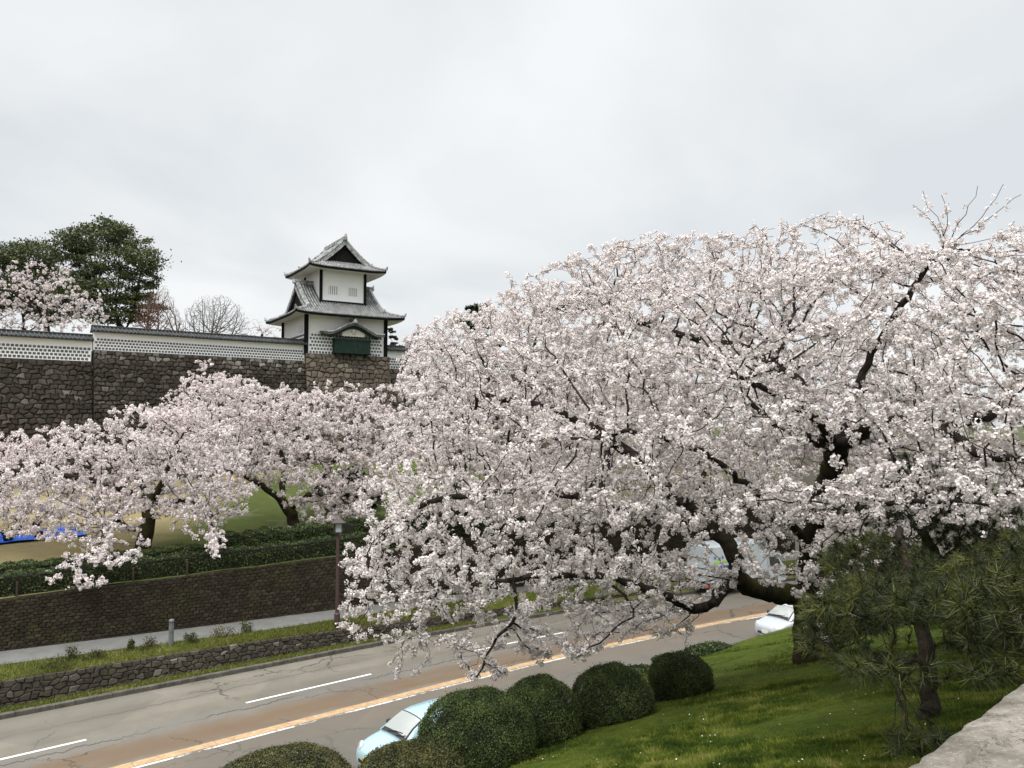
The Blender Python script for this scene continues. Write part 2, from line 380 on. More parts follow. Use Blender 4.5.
t = NT('lead_tile'); c = t.ramp(t.noise(2.6, 6, .75), [(.32, (.07, .072, .07)), (.5, (.24, .245, .24)), (.66, (.50, .505, .50))]); M['lead_tile'] = t.done(c, .7, 0, .3)
t = NT('lead_pan'); c = t.ramp(t.noise(3.2, 6, .75), [(.35, (.03, .032, .032)), (.68, (.13, .133, .13))]); M['lead_pan'] = t.done(c, .75, 0, .3)
M['coping_tile'] = noisy('coping_tile', (.010, .011, .012), (.035, .037, .038), 3, .6, 5)
M['coping_rib'] = noisy('coping_rib', (.016, .017, .018), (.085, .088, .09), 3, .6, 5)
M['copper'] = noisy('copper', (.008, .021, .016), (.022, .045, .034), 2.2, .8, 6, spec=.12)
M['copper_dark'] = noisy('copper_dark', (.007, .014, .012), (.016, .028, .024), 3, .6, 6)
M['cream'] = noisy('cream', (.40, .39, .33), (.55, .54, .47), 2, .8)
M['slot'] = noisy('slot', (.30, .30, .28), (.42, .41, .39), 3, .8)

def plain(name, c, rough=.5, metal=0, spec=.5, coat=0):
    t = NT(name); f = t.noise(3, 4, .6); k = tuple(x * .88 for x in c)
    m = t.done(t.mix(f, k, c), rough, metal, spec)
    if coat: t.b.inputs['Coat Weight'].default_value = coat; t.b.inputs['Coat Roughness'].default_value = .05
    return m
M['blue_paint'] = plain('blue_paint', (.42, .60, .65), .35, .1, .5, .7)
M['white_car_paint'] = plain('white_car_paint', (.46, .49, .52), .35, 0, .5, .7)
M['glass'] = plain('glass', (.10, .115, .11), .04, 0, .9, 1)
M['screen'] = plain('screen', (.36, .38, .36), .05, 0, .8, 1)  # pale base colour stands in for reflected sky and the light cabin behind
M['side_glass'] = plain('side_glass', (.02, .024, .025), .05, 0, .8, 1)
M['rubber'] = plain('rubber', (.018, .018, .018), .8)
M['black_trim'] = plain('black_trim', (.02, .02, .022), .5)
M['rim'] = plain('rim', (.5, .5, .52), .35, .8)
M['lamp_lens'] = plain('lamp_lens', (.62, .66, .68), .1, 0, .7, .5)
M['amber'] = plain('amber', (.80, .38, .03), .4)
M['plate_yellow'] = plain('plate_yellow', (.80, .50, .02), .5)
M['plate_white'] = plain('plate_white', (.75, .75, .72), .5)
M['red_lens'] = plain('red_lens', (.65, .04, .02), .25)
M['truck_white'] = plain('truck_white', (.50, .55, .58), .45)
M['stripe_green'] = plain('stripe_green', (.34, .62, .05), .5)
M['mark_blue'] = plain('mark_blue', (.05, .07, .36), .5)
M['lamp_brown'] = plain('lamp_brown', (.06, .034, .032), .6)
M['lamp_cap'] = plain('lamp_cap', (.055, .036, .03), .6)
M['lamp_glass'] = plain('lamp_glass', (.42, .50, .50), .2)
M['bollard'] = noisy('bollard', (.10, .105, .11), (.18, .185, .19), 6, .6)
M['rust_iron'] = noisy('rust_iron', (.03, .018, .014), (.07, .04, .032), 8, .8)
t = NT('tarp'); c = t.mix(t.noise(3, 4, .6), (.015, .085, .50), (.03, .17, .80)); t.bump(t.noise(6, 4, .6), .8, .05); M['tarp'] = t.done(c, .5)
t = NT('parapet'); f = t.noise(5, 7, .68); c = t.ramp(f, [(.32, (.075, .066, .054)), (.5, (.165, .148, .122)), (.66, (.275, .25, .21))])
c = t.mix(t.rng(t.noise(38, 5, .75), .54, .66, 0, .8), c, (.11, .095, .08)); c = t.mix(t.rng(t.noise(90, 3, .7), .55, .7, 0, .5), c, (.40, .375, .33))
vo = t.n('ShaderNodeTexVoronoi', feature='DISTANCE_TO_EDGE'); vo.inputs['Scale'].default_value = 5.5
dn = t.noise(6, 6, .75, out='Color'); va = t.n('ShaderNodeVectorMath', operation='MULTIPLY_ADD'); t.l(dn, va.inputs[0]); va.inputs[1].default_value = (.5, .5, .5); t.l(t.pos(), va.inputs[2]); t.l(va.outputs[0], vo.inputs['Vector'])
ck = t.math('MULTIPLY', t.rng(vo.outputs[0], .004, .03, 1, 0), t.rng(t.noise(2.5, 3), .42, .52))
c = t.mix(t.math('MULTIPLY', ck, .85), c, (.07, .06, .05)); t.bump(t.noise(60, 6, .75), .8, .006); M['parapet'] = t.done(c, .95, 0, .1)
for nm, c in (('cloth_grey', (.24, .27, .27)), ('cloth_navy', (.02, .03, .07)), ('cloth_black', (.018, .018, .02)), ('cloth_white', (.6, .6, .58)), ('cloth_jean', (.05, .07, .13)), ('skin', (.52, .33, .24)), ('hair', (.015, .012, .01)), ('bag_brown', (.16, .06, .035))):
    M[nm] = plain(nm, c, .85, 0, .2)

# ------------------------------------------------------------------ ground, road, pavements, banks
def sheet(name, m, s0, s1, ds, d_fns, z_fn, uvs=False, kind='structure', noise=0.0):
    """surface between curves: d_fns = list of functions s -> d, z_fn(s, d, k)"""
    b = MB(); uv = []; rows = []
    n = max(2, int((s1 - s0) / ds) + 1)
    for i in range(n):
        s = s0 + (s1 - s0) * i / (n - 1); r_ = []
        for k, fn in enumerate(d_fns):
            d = fn(s); p = SD(s, d); z = z_fn(s, d, k)
            if noise: z += noise * (math.sin(p[0] * 1.3 + 2 * math.sin(p[1] * .7)) * .5 + math.sin(p[1] * 2.1 + p[0] * .6) * .3)
            r_.append((p[0], p[1], z)); uv.append((d - centre(s), s))
        rows.append(r_)
    b.grid(rows)
    o = b.build(name, m, uv=uv, smooth=True)
    if kind: o['kind'] = kind
    return o
b = MB(); b.add([(-3000, -3000, -.06), (3000, -3000, -.06), (3000, 3000, -.06), (-3000, 3000, -.06)], [(0, 1, 2, 3)]); tag(b.build('ground', M['ground']), kind='structure')
near_edge = lambda s: centre(s) - 6.6
lin = lambda f0, f1, n: [(lambda s, k=k: f0(s) + (f1(s) - f0(s)) * k / (n - 1)) for k in range(n)]
sheet('road', M['asphalt'], -70, 150, 1.0, lin(near_edge, kerb_d, 12), lambda s, d, k: 0.0)
off = lambda c_, o_: (lambda s: c_(s) + o_)
sheet('road_marking', M['rust_strip'], -70, 150, 1.0, lin(off(centre, -.19), off(centre, .19), 3), lambda s, d, k: .004)
sheet('road_marking', M['worn_paint'], -70, 14, 1.0, lin(off(centre, -.345), off(centre, -.225), 2), lambda s, d, k: .0045)
sheet('road_marking', M['worn_paint'], 14, 150, 1.0, lin(off(centre, -.345), off(centre, -.225), 2), lambda s, d, k: .0045)
for k in range(-7, 14):
    s0 = 10.4 + 10.15 * k
    sheet('road_marking', M['white_paint'], s0, s0 + 5.05, .5, lin(off(centre, 2.80), off(centre, 2.93), 2), lambda s, d, k: .004)
# far kerb: separate concrete blocks laid end to end, one structure
def kerb_run(name, dfn, w, h, s0, s1, step, m):
    b = MB(); s = s0
    while s < s1:
        a0, a1 = SD(s + .006, dfn(s)), SD(s + step - .006, dfn(s + step)); c0, c1 = SD(s + .006, dfn(s) + w), SD(s + step - .006, dfn(s + step) + w)
        i = .02; dz = random.uniform(-.006, .006)
        fr0 = a0 + (c0 - a0) * i / w; fr1 = a1 + (c1 - a1) * i / w
        b.add([(*a0, -.05), (*a1, -.05), (*a1, h - i + dz), (*a0, h - i + dz), (*fr0, h + dz), (*fr1, h + dz), (*c1, h + dz), (*c0, h + dz), (*c1, -.05), (*c0, -.05)],
              [(0, 1, 2, 3), (3, 2, 5, 4), (4, 5, 6, 7), (7, 6, 8, 9), (0, 3, 4, 7, 9), (1, 8, 6, 5, 2)])
        s += step
    return tag(b.build(name, m), kind='structure')
kerb_run('kerb', kerb_d, .19, .17, -70, 140, .6, M['kerb'])
sheet('grass_verge', M['verge'], -70, 140, .8, lin(off(kerb_d, .185), off(low_d, .06), 3), lambda s, d, k: .135 + .02 * k, noise=.015)
walk_near = lambda s: max(wall_d(s) - 2.05, low_d(s) + .8)
sheet('grass_verge', M['verge'], -70, 140, .6, lin(off(low_d, .22), walk_near, 5), lambda s, d, k: low_z(s) - .03 + (walk_z(s) - low_z(s) + .02) * k / 4, noise=.03)
sheet('sidewalk', M['sidewalk'], -70, 140, 1., lin(walk_near, off(wall_d, .05), 3), lambda s, d, k: walk_z(s))
def lawn_z(s, d):
    k = max(0., d - wall_d(s)); return wall_z(s) - .02 + k * .062 + .25 * math.sin(s * .19 + 1) * min(1, k / 8) + .9 * math.exp(-((s - 21) / 9) ** 2 - ((d - 55) / 7) ** 2)
sheet('lawn', M['lawn'], -75, 150, 1.5, lin(off(wall_d, .3), lambda s: 74., 26), lambda s, d, k: lawn_z(s, d), noise=.05)
sheet('grass_bank', M['bank'], -40, 110, .6, lin(lambda s: -9., lambda s: near_edge(s) + .05, 48), lambda s, d, k: bank_z(min(d, 18.3), s), noise=.06)

# ------------------------------------------------------------------ dry-laid stone walls built stone by stone
def masonry(name, m, fn, U0, U1, V0, V1, w, h, depth=.08, gap=.05, jit=.32, parent=None, cols=None, seed=1):
    """fn(u, v) -> (point, outward normal). one mesh of irregular stones in staggered courses"""
    rr = np.random.default_rng(seed); b = MB(); col = []
    nr = max(1, int(round((V1 - V0) / h))); h = (V1 - V0) / nr
    nc = int((U1 - U0) / w) + 2; K = 2 * nc + 4
    jx = rr.uniform(-1, 1, (nr + 1, K)) * jit * w * .75; jy = rr.uniform(-1, 1, (nr + 1, K)) * jit * h
    jy[0] = 0; jy[-1] *= .15
    def vert(j, k): return np.array((min(max(U0 + (k - 1) * w / 2 + jx[j, k], U0), U1), V0 + j * h + jy[j, k]))
    for j in range(nr):
        o = j % 2
        for i in range(nc):
            k = 2 * i + o
            if k + 2 >= K: continue
            poly = [vert(j, k), vert(j, k + 1), vert(j, k + 2), vert(j + 1, k + 2), vert(j + 1, k + 1), vert(j + 1, k)]
            if max(q[0] for q in poly) - min(q[0] for q in poly) < .12 * w: continue
            c = sum(poly) / 6; e = depth * rr.uniform(.4, 1.3); tilt = rr.normal(0, .12 * depth / max(w, h) * 2, 2)
            vs = []
            g = gap / (.5 * (w + h))
            for f_, dep in ((1 - g * .4, -.02), (1 - g * 1.2, e * .6), (.72 - g, e)):
                for q in poly:
                    uvq = c + (q - c) * f_
                    p_, n_ = fn(uvq[0], uvq[1]); vs.append(np.asarray(p_) + np.asarray(n_) * (dep + float(np.dot(tilt, q - c)) * (dep > 0)))
            fs = [(a, (a + 1) % 6, 6 + (a + 1) % 6, 6 + a) for a in range(6)] + [(6 + a, 6 + (a + 1) % 6, 12 + (a + 1) % 6, 12 + a) for a in range(6)] + [tuple(range(12, 18))]
            b.add(vs, fs)
            r_ = rr.random(); cv = r_ * .8 if rr.random() < .93 else .85 + .15 * rr.random()
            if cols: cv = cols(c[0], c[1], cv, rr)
            col += [[cv] * 3] * 18
    return b, col
def N3(n2, up=.0):
    v = np.array((n2[0], n2[1], up)); return v / np.linalg.norm(v)

# low retaining wall beside the road (dark joints behind the stones)
def low_fn(u, v):
    p = SD(u, low_d(u) + .10 * v); return (p[0], p[1], .10 + v * (low_z(u) - .10)), N3(-RN, .1)
root = empty('retaining_wall', (*SD(10, low_d(10)), 0), 0, 'low grey rubble stone wall with grass on top, close behind the far road kerb', 'stone wall')
inv = Matrix.Translation(-root.location)
def child_mesh(b, name, m, root, col=None, **k):
    o = b.build(name, m, root, col=col, **k); o.matrix_parent_inverse = root.matrix_basis.inverted(); return o
b, col = masonry('stones', None, low_fn, -40, 60, 0, 1, .31, .22, .07, .02, .36, seed=3)
child_mesh(b, 'stone_facing', M['low_stone'], root, col)
b = MB(); ss = np.arange(-42, 64, 2.)
b.grid([[(*SD(s, low_d(s) + .02), 0), (*SD(s, low_d(s) + .10), low_z(s) - .03), (*SD(s, low_d(s) + .40), low_z(s) - .03), (*SD(s, low_d(s) + .40), 0)] for s in ss]); child_mesh(b, 'wall_core', M['joint'], root)
# dark retaining wall behind the pavement
def dw_fn(u, v):
    z0 = walk_z(u) - .05; p = SD(u, wall_d(u) + .18 * v); return (p[0], p[1], z0 + v * (wall_z(u) - z0)), N3(-RN, .06)
root = empty('retaining_wall', (*SD(10, wall_d(10)), 1), 0, 'tall dark brown mossy stone wall behind the pavement, topped by a clipped hedge', 'stone wall')
b, col = masonry('stones', None, dw_fn, -45, 70, 0, 1, .26, .062, .03, .022, .30, seed=5)
child_mesh(b, 'stone_facing', M['dark_stone'], root, col)
b = MB(); ss = np.arange(-46, 74, 2.)
b.grid([[(*SD(s, wall_d(s) + .02), walk_z(s) - .1), (*SD(s, wall_d(s) + .19), wall_z(s) - .02), (*SD(s, wall_d(s) + .5), wall_z(s) - .02), (*SD(s, wall_d(s) + .5), 0)] for s in ss]); child_mesh(b, 'wall_core', M['joint'], root)
# bank edge: low stone edging above the near lane
root = empty('retaining_wall', (*SD(10, near_edge(10)), 0), 0, 'low pale stone edging that holds the mossy bank above the near lane', 'stone wall')
be_z = lambda s: bank_z(min(near_edge(s), 18.3), s)
def be_fn(u, v):
    p = SD(u, near_edge(u) + .12 - .10 * v); return (p[0], p[1], v * be_z(u)), N3(RN, .1)
b, col = masonry('stones', None, be_fn, -40, 80, 0, 1, .55, .4, .05, .04, .2, seed=6); child_mesh(b, 'stone_facing', M['low_stone'], root, col)
b = MB(); ss = np.arange(-41, 84, 1.)
b.grid([[(*SD(s, near_edge(s) + .1), 0), (*SD(s, near_edge(s) + .02), be_z(s) + .03), (*SD(s, near_edge(s) - .22), be_z(s) + .03), (*SD(s, near_edge(s) - .22), 0)] for s in ss]); child_mesh(b, 'coping', M['kerb'], root)

# ------------------------------------------------------------------ castle: stone ramparts, plaster walls, corner tower
TC = np.array((-19.36, 72.0)); TA = R(57.5)             # near corner of the tower, direction of its front
WA = R(53.0); WV = np.array((math.sin(WA), math.cos(WA))); WNn = np.array((math.cos(WA), -math.sin(WA)))   # wall direction, outward normal (towards us)
FV = np.array((math.sin(TA), math.cos(TA))); LV = np.array((-math.cos(TA), math.sin(TA)))
BATTER = .16
def rampart(name, label, base2, dirv, nout, U0, U1, ztop, zbot, m, w, h, seed, cat='rampart', depth=.13, cols=None):
    root = empty(name, (*base2, zbot), 0, label, cat)
    H = ztop - zbot
    def fn(u, v):
        p = base2 + dirv * u + nout * (BATTER * (H - v) + .012 * (H - v) ** 2 / max(H, 1) * 2); return (p[0], p[1], zbot + v), N3(nout, .15)
    b, col = masonry('stones', None, fn, U0, U1, 0, H, w, h, depth, .07, .36, cols=cols, seed=seed)
    child_mesh(b, 'stone_facing', m, root, col)
    b = MB(); rows = []
    for u in (U0, U1):
        r_ = []
        for v in np.linspace(0, H, 5): r_.append(fn(u, v)[0])
        p = base2 + dirv * u - nout * 3; r_ += [(p[0], p[1], ztop - .02), (p[0], p[1], zbot)]
        rows.append(r_)
    b.grid(rows); b.add(rows[0], [tuple(range(7))]); b.add(rows[1], [tuple(range(6, -1, -1))])
    child_mesh(b, 'wall_core', M['joint'], root); return root
ZL = 3.5
rampart('stone_rampart', 'dark rubble rampart below the lower plaster wall, at the far left', TC + WV * -17.75, WV, WNn, -34, 0, 14.95, ZL, M['castle_stone'], .56, .38, 11)
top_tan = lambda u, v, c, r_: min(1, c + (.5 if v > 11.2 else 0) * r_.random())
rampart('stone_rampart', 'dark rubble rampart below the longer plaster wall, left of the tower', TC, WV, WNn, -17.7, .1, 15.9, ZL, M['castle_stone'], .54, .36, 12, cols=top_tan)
tb = TC + LV * .0
rampart('stone_rampart', 'tan stone base carrying the white corner tower', TC - LV * .12, FV, -LV, -.1, 8.35, 16.66, ZL, M['tower_stone'], .66, .46, 13)
b2 = TC + FV * 8.4 + LV * 1.2
rampart('stone_rampart', 'tan stone rampart behind the blossoms, right of the corner tower', b2, FV, -LV, 0, 46, 15.6, ZL, M['tower_stone'], .85, .55, 14)
# inner courtyard level behind the ramparts
c0 = TC + WV * -52 - WNn * 2.5; c1 = TC - WNn * 2.6; c2 = TC + FV * 60 + LV * 3.4; c3 = c2 + LV * 60; c4 = c0 - WNn * 60
b = MB(); b.add([(*c0, 14.9), (*c1, 14.9), (*c2, 14.9), (*c3, 14.9), (*c4, 14.9)], [(0, 1, 2, 3, 4)]); tag(b.build('courtyard', M['soil']), kind='structure')

def plaster_wall(label, base2, dirv, nout, L, zbot, htile, hplain, hroof, u0, rows, group=None):
    """white plaster wall with staggered dark tiles below and a tiled coping"""
    ang = math.atan2(dirv[1], dirv[0]); root = empty('plaster_wall', (*(base2 + dirv * u0), zbot), ang, label, 'castle wall')
    # local x along the wall, local -y outward when nout is to the right of dirv
    sgn = -1 if (dirv[0] * nout[1] - dirv[1] * nout[0]) < 0 else 1
    H = htile + hplain; T = .55
    b = MB(); b.bbox((0, min(0, -sgn * T), 0), (L, max(0, -sgn * T), H), .03); b.build('wall', M['plaster'], root)
    b = MB(); pitch = htile / rows; tw = pitch * .76; th = pitch * .70; px = pitch * 1.02
    for j in range(rows):
        n = int(L / px)
        for i in range(n):
            x = .15 + px * (i + .5 * (j % 2)); z = .06 + pitch * (j + .12) * .97
            if x + tw > L: continue
            y0, y1 = sgn * .001, sgn * .014
            c = tw * .16
            pr = [(x + c, z), (x + tw - c, z), (x + tw, z + c), (x + tw, z + th - c), (x + tw - c, z + th), (x + c, z + th), (x, z + th - c), (x, z + c)]
            if sgn > 0: pr = pr[::-1]
            b.add([(q[0], y1, q[1]) for q in pr] + [(q[0], y0, q[1]) for q in pr], [tuple(range(8))] + [(a, 8 + a, 8 + (a + 1) % 8, (a + 1) % 8) for a in range(8)])
    b.build('tile_facing', M['namako'], root)
    b = MB(); ym = -sgn * T / 2; ov = T / 2 + .42
    for sd_ in (-1, 1):
        q = [(-.1, ym + sd_ * .05, H + hroof), (L + .1, ym + sd_ * .05, H + hroof), (L + .1, ym + sd_ * ov, H + .06), (-.1, ym + sd_ * ov, H + .06), (L + .1, ym + sd_ * ov, H - .03), (-.1, ym + sd_ * ov, H - .03)]
        b.add(q, [(0, 1, 2, 3), (3, 2, 4, 5)])
    b.add([(-.1, ym - ov, H - .03), (-.1, ym + ov, H - .03), (L + .1, ym + ov, H - .03), (L + .1, ym - ov, H - .03)], [(0, 1, 2, 3)])
    for x in (-.1, L + .1): b.add([(x, ym - ov, H - .03), (x, ym - ov, H + .06), (x, ym, H + hroof), (x, ym + ov, H + .06), (x, ym + ov, H - .03)], [(0, 1, 2, 3, 4)])
    rf = b.build('coping_roof', M['coping_tile'], root)
    b = MB(); n = int(L / .30)
    for i in range(n + 1):
        x = L * i / n
        for sd_ in (-1, 1): b.tube([(x, ym + sd_ * .1, H + hroof - .02), (x, ym + sd_ * (ov + .02), H + .085)], .055, 6)
    b.build('rib_tile', M['coping_rib'], rf)
    b = MB(); b.bbox((-.12, ym - .13, H + hroof - .06), (L + .12, ym + .13, H + hroof + .14), .04); b.build('ridge_tile', M['coping_tile'], rf)
    return root
plaster_wall('long white plaster wall with dark tile grid, joining the tower from the left', TC - WNn * .12, WV, WNn, 17.7, 15.92, .98, .52, .42, -17.75, 4)
plaster_wall('lower white plaster wall with dark tile grid under pink blossoms, at left edge', TC - WNn * .02, WV, WNn, 32, 14.97, 1.12, .55, .42, -17.85 - 32, 4)
plaster_wall('white plaster wall with dark tile grid mostly behind blossoms, right of the tower', b2 - (-LV) * .2, FV, -LV, 40, 15.62, 1.1, .75, .45, .1, 4)

# the tower
TZ = 16.68
tower = empty('castle_tower', (*TC, TZ), math.atan2(FV[1], FV[0]), 'white two storey castle corner tower with grey tiled curved roofs', 'tower')
LX, LY, LH = 8.0, 7.5, 3.95
UX0, UX1, UY0, UY1, UZ0, UZ1 = 1.8, 6.3, 1.3, 6.2, 4.2, 8.4
b = MB(); b.box((.02, .02, -.1), (LX - .02, LY - .02, LH + .3)); b.build('lower_wall', M['plaster'], tower)
b = MB(); b.box((UX0, UY0, UZ0), (UX1, UY1, UZ1)); b.build('upper_wall', M['plaster'], tower)
for (x, y) in ((0, 0), (LX, 0), (0, LY), (LX, LY)):
    b = MB(); b.bbox((x - .17, y - .17, -.15), (x + .17, y + .17, LH + .1), .03); b.build('corner_post', M['black_wood'], tower)
for (x, y) in ((UX0, UY0), (UX1, UY0), (UX0, UY1), (UX1, UY1)):
    b = MB(); b.bbox((x - .13, y - .13, UZ0), (x + .13, y + .13, UZ1 - .1), .03); b.build('corner_post', M['black_wood'], tower)
b = MB(); b.box((UX0 + .13, UY0 - .07, 5.10), (UX1 - .13, UY0 + .05, 5.36)); b.build('sill_beam', M['black_wood'], tower)
# tile facing on the lower storey (front and left faces)
b = MB(); rows, zt = 6, 1.95; pz = zt / rows; pxx = .30
for j in range(rows):
    for face, L in ((0, LX), (1, LY)):
        for i in range(int(L / pxx)):
            a0 = .35 + pxx * (i + .5 * (j % 2)); a1 = a0 + pxx * .62; z0 = .03 + pz * j; z1 = z0 + pz * .6
            if a1 > L - .3: continue
            if face == 0: b.box((a0, -.012, z0), (a1, .02, z1))
            else: b.box((-.012, a0, z0), (.02, a1, z1))
b.build('tile_facing', M['namako'], tower)
# windows with plaster bars in the upper storey
for xa in (UX0 + .75, UX0 + 2.75):
    b = MB(); b.box((xa, UY0 - .012, 6.0), (xa + 1.0, UY0 + .02, 6.8)); w = b.build('window', M['slot'], tower)
    b = MB()
    for k in range(5): b.box((xa + .02 + k * .215, UY0 - .06, 6.0), (xa + .02 + k * .215 + .1, UY0 - .005, 6.8))
    b.build('window_bar', M['plaster'], w)
b = MB(); b.box((-.012, 1.2, 2.1), (.02, 2.2, 2.75)); w = b.build('window', M['slot'], tower)
b = MB()
for k in range(5): b.box((-.06, 1.22 + k * .215, 2.1), (-.005, 1.32 + k * .215, 2.75))
b.build('window_bar', M['plaster'], w)

def irimoya(tower, name, cx, cy, L, W, Gb, z0, h, along='x', lift=.28, rib=.27):
    """hip-and-gable roof: ridge along local u; eaves half length L, half width W; gables at +-Gb"""
    def prof(p): q = min(max(p / W, 0), 1); return z0 + h * (.62 * q + .38 * q * q)
    def lf(u, v): return lift * (abs(u) / L) ** 5 * (abs(v) / W) ** 5 + .10 * ((abs(u) / L) ** 6 + (abs(v) / W) ** 6) * .5
    def zz(u, v, end): 
        z = prof(W - abs(v))
        if end: z = min(z, prof(L - abs(u)))
        return z + lf(u, v)
    def X(u, v, z): return (cx + u, cy + v, z) if along == 'x' else (cx + v, cy + u, z)
    fl = along != 'x'
    vs = np.linspace(-W, W, 33); b = MB(); sof = MB(); gb = MB()
    go = Gb + .28
    us = np.linspace(-go, go, 13)
    b.grid([[X(u, v, zz(u, v, False)) for v in vs] for u in us], flip=fl)
    for s_ in (-1, 1):
        ue = [s_ * k for k in np.linspace(Gb - .05, L, 11)]
        rows = [[X(u, v, zz(u, v, True)) for v in vs] for u in ue]; b.grid(rows, flip=fl ^ (s_ < 0))
        # gable field
        zb_ = prof(L - Gb) - .05; vv = [v for v in vs if prof(W - abs(v)) > zb_]
        top = [X(s_ * (Gb - .02), v, prof(W - abs(v)) - .12) for v in vv]; bot = [X(s_ * (Gb - .02), v, zb_ - .2) for v in vv]
        gb.grid([top, bot], flip=fl ^ (s_ > 0))
        # barge board under the overhanging verge
        gb.grid([[X(s_ * go, v, prof(W - abs(v)) + .02) for v in vv], [X(s_ * go, v, prof(W - abs(v)) - .42) for v in vv], [X(s_ * (go - .1), v, prof(W - abs(v)) - .42) for v in vv]], m=1)
    roof = b.build(name, M['lead_pan'], tower, smooth=True)
    # eave band and plaster soffit
    eb = MB(); ring_t = []; ring_b = []; ring_i = []
    per = [(u, -W) for u in np.linspace(-L, L, 21)] + [(L, v) for v in np.linspace(-W, W, 17)[1:]] + [(u, W) for u in np.linspace(L, -L, 21)[1:]] + [(-L, v) for v in np.linspace(W, -W, 17)[1:]]
    for (u, v) in per:
        z = zz(u, v, True); ring_t.append(X(u, v, z + .01)); ring_b.append(X(u * .995, v * .995, z - .24))
        ring_i.append(X(u * (L - 1.75) / L, v * (W - 1.75) / W, z0 + .05))
    eb.grid([ring_t, ring_b]); eb.build('eave_board', M['black_wood'], roof)
    sof.grid([ring_b, ring_i]); sof.build('soffit', M['old_plaster'], roof)
    gb.build('gable', [M['gable_wood'], M['lead_tile']], roof)
    # rib tiles
    rb = MB(); n = int(2 * L / rib)
    for i in range(n + 1):
        u = -L + 2 * L * i / n
        for s_ in (-1, 1):
            vmax = W
            vmin = .05 if abs(u) <= go else W - (L - abs(u))
            if vmax - vmin < .15: continue
            rb.tube([X(u, s_ * v, zz(u, v, abs(u) > go) + .03) for v in np.linspace(vmin, vmax + .05, 7)], .075, 5)
    n = int(2 * W / rib)
    for i in range(n + 1):
        v = -W + 2 * W * i / n
        for s_ in (-1, 1):
            umin = max(Gb + .02, L - (W - abs(v))); 
            if L - umin < .15: continue
            rb.tube([X(s_ * u, v, zz(u, v, True) + .03) for u in np.linspace(umin, L + .05, 5)], .075, 5)
    rb.build('rib_tile', M['lead_tile'], roof)
    # ridges
    rd = MB()
    a_, c_ = X(-go - .1, -.2, prof(W) - .05), X(go + .1, .2, prof(W) + .42)
    rd.bbox(tuple(min(p, q) for p, q in zip(a_, c_)), tuple(max(p, q) for p, q in zip(a_, c_)), .08)
    for s_ in (-1, 1):
        # ridge-end ornament
        rd.tube([X(s_ * (go + .02), 0, prof(W) + .1), X(s_ * (go + .12), 0, prof(W) + .42), X(s_ * (go + .22), 0, prof(W) + .62)], [.24, .15, .06], 6)
        for t_ in (-1, 1):
            vb = W - (L - Gb)
            rd.tube([X(s_ * (go - .28), t_ * v, zz(0, v, False) + .12) for v in np.linspace(.15, vb + .3, 7)], .22, 6)
            pts = [(Gb + (L - Gb) * k, vb + (W - vb) * k) for k in np.linspace(0.05, .98, 7)]
            rd.tube([X(s_ * u, t_ * v, zz(u, v, True) + .10) for u, v in pts], .15, 6)
            u, v = pts[-1]; rd.tube([X(s_ * u, t_ * v, zz(u, v, True) + .1), X(s_ * (u + .1), t_ * (v + .1), zz(u, v, True) + .42)], [.16, .06], 6)
            rd.tube([X(s_ * (go - .28), t_ * (vb + .3), zz(0, vb + .3, False) + .12), X(s_ * (go - .2), t_ * (vb + .5), zz(0, vb + .3, False) + .4)], [.18, .07], 6)
    rd.build('ridge', M['lead_tile'], roof)
    return roof
irimoya(tower, 'lower_roof', LX / 2, LY / 2, LX / 2 + 1.45, LY / 2 + 1.45, LX / 2 - .25, 3.62, 3.5, 'x', .14)
irimoya(tower, 'upper_roof', (UX0 + UX1) / 2, (UY0 + UY1) / 2, (UY1 - UY0) / 2 + 1.55, (UX1 - UX0) / 2 + 1.65, (UY1 - UY0) / 2 + .1, 8.35, 3.05, 'y', .12, .26)
# green copper bay under a bow-shaped gable
b = MB(); b.bbox((2.55, -.75, .02), (6.15, .05, 1.55), .05)
bay = b.build('bay_window', M['copper'], tower)
b = MB()
for x in np.arange(2.75, 6.1, .30): b.box((x, -.79, .22), (x + .06, -.745, 1.3))
b.box((2.5, -.80, .10), (6.2, -.74, .2)); b.box((2.5, -.80, 1.36), (6.2, -.74, 1.46)); b.build('frame', M['copper_dark'], bay)
for x in (2.75, 4.25, 5.75):
    b = MB(); b.bbox((x, -.65, -.2), (x + .25, 0, .018), .02); b.build('bracket', M['copper_dark'], bay)
def kz(x): q = (x - 4.35) / 3.1; return 1.92 + 1.02 * (.5 + .5 * math.cos(math.pi * min(1, abs(q) * 1.15))) + .12 * abs(q) ** 6
xs = np.linspace(1.25, 7.45, 31)
b = MB()
b.grid([[(x, y, kz(x) + (.0 if y < -.9 else .06)) for y in (-1.15, -.6, .0)] for x in xs])
b.grid([[(x, -1.15, kz(x)) for x in xs], [(x, -1.15, kz(x) - .2) for x in xs], [(x, 0, kz(x) - .2) for x in xs]])
kr = b.build('bay_roof', M['lead_pan'], tower, smooth=False)
b = MB()
for y in (-1.12, -.9, -.65, -.4, -.15): b.tube([(x, y, kz(x) + .05) for x in xs], .075, 5)
b.tube([(4.35, -1.25, kz(4.35) + .15), (4.35, 0, kz(4.35) + .4)], .16, 6); b.tube([(4.35, -1.2, kz(4.35) + .1), (4.35, -1.28, kz(4.35) + .5)], [.3, .1], 8)
b.build('rib_tile', M['lead_tile'], kr)
b = MB(); xg = np.linspace(1.9, 6.8, 21); b.grid([[(x, -.85, kz(x) - .18) for x in xg], [(x, -.85, max(1.5, kz(x) - .50)) for x in xg]]); b.build('gable_board', M['copper_dark'], kr)
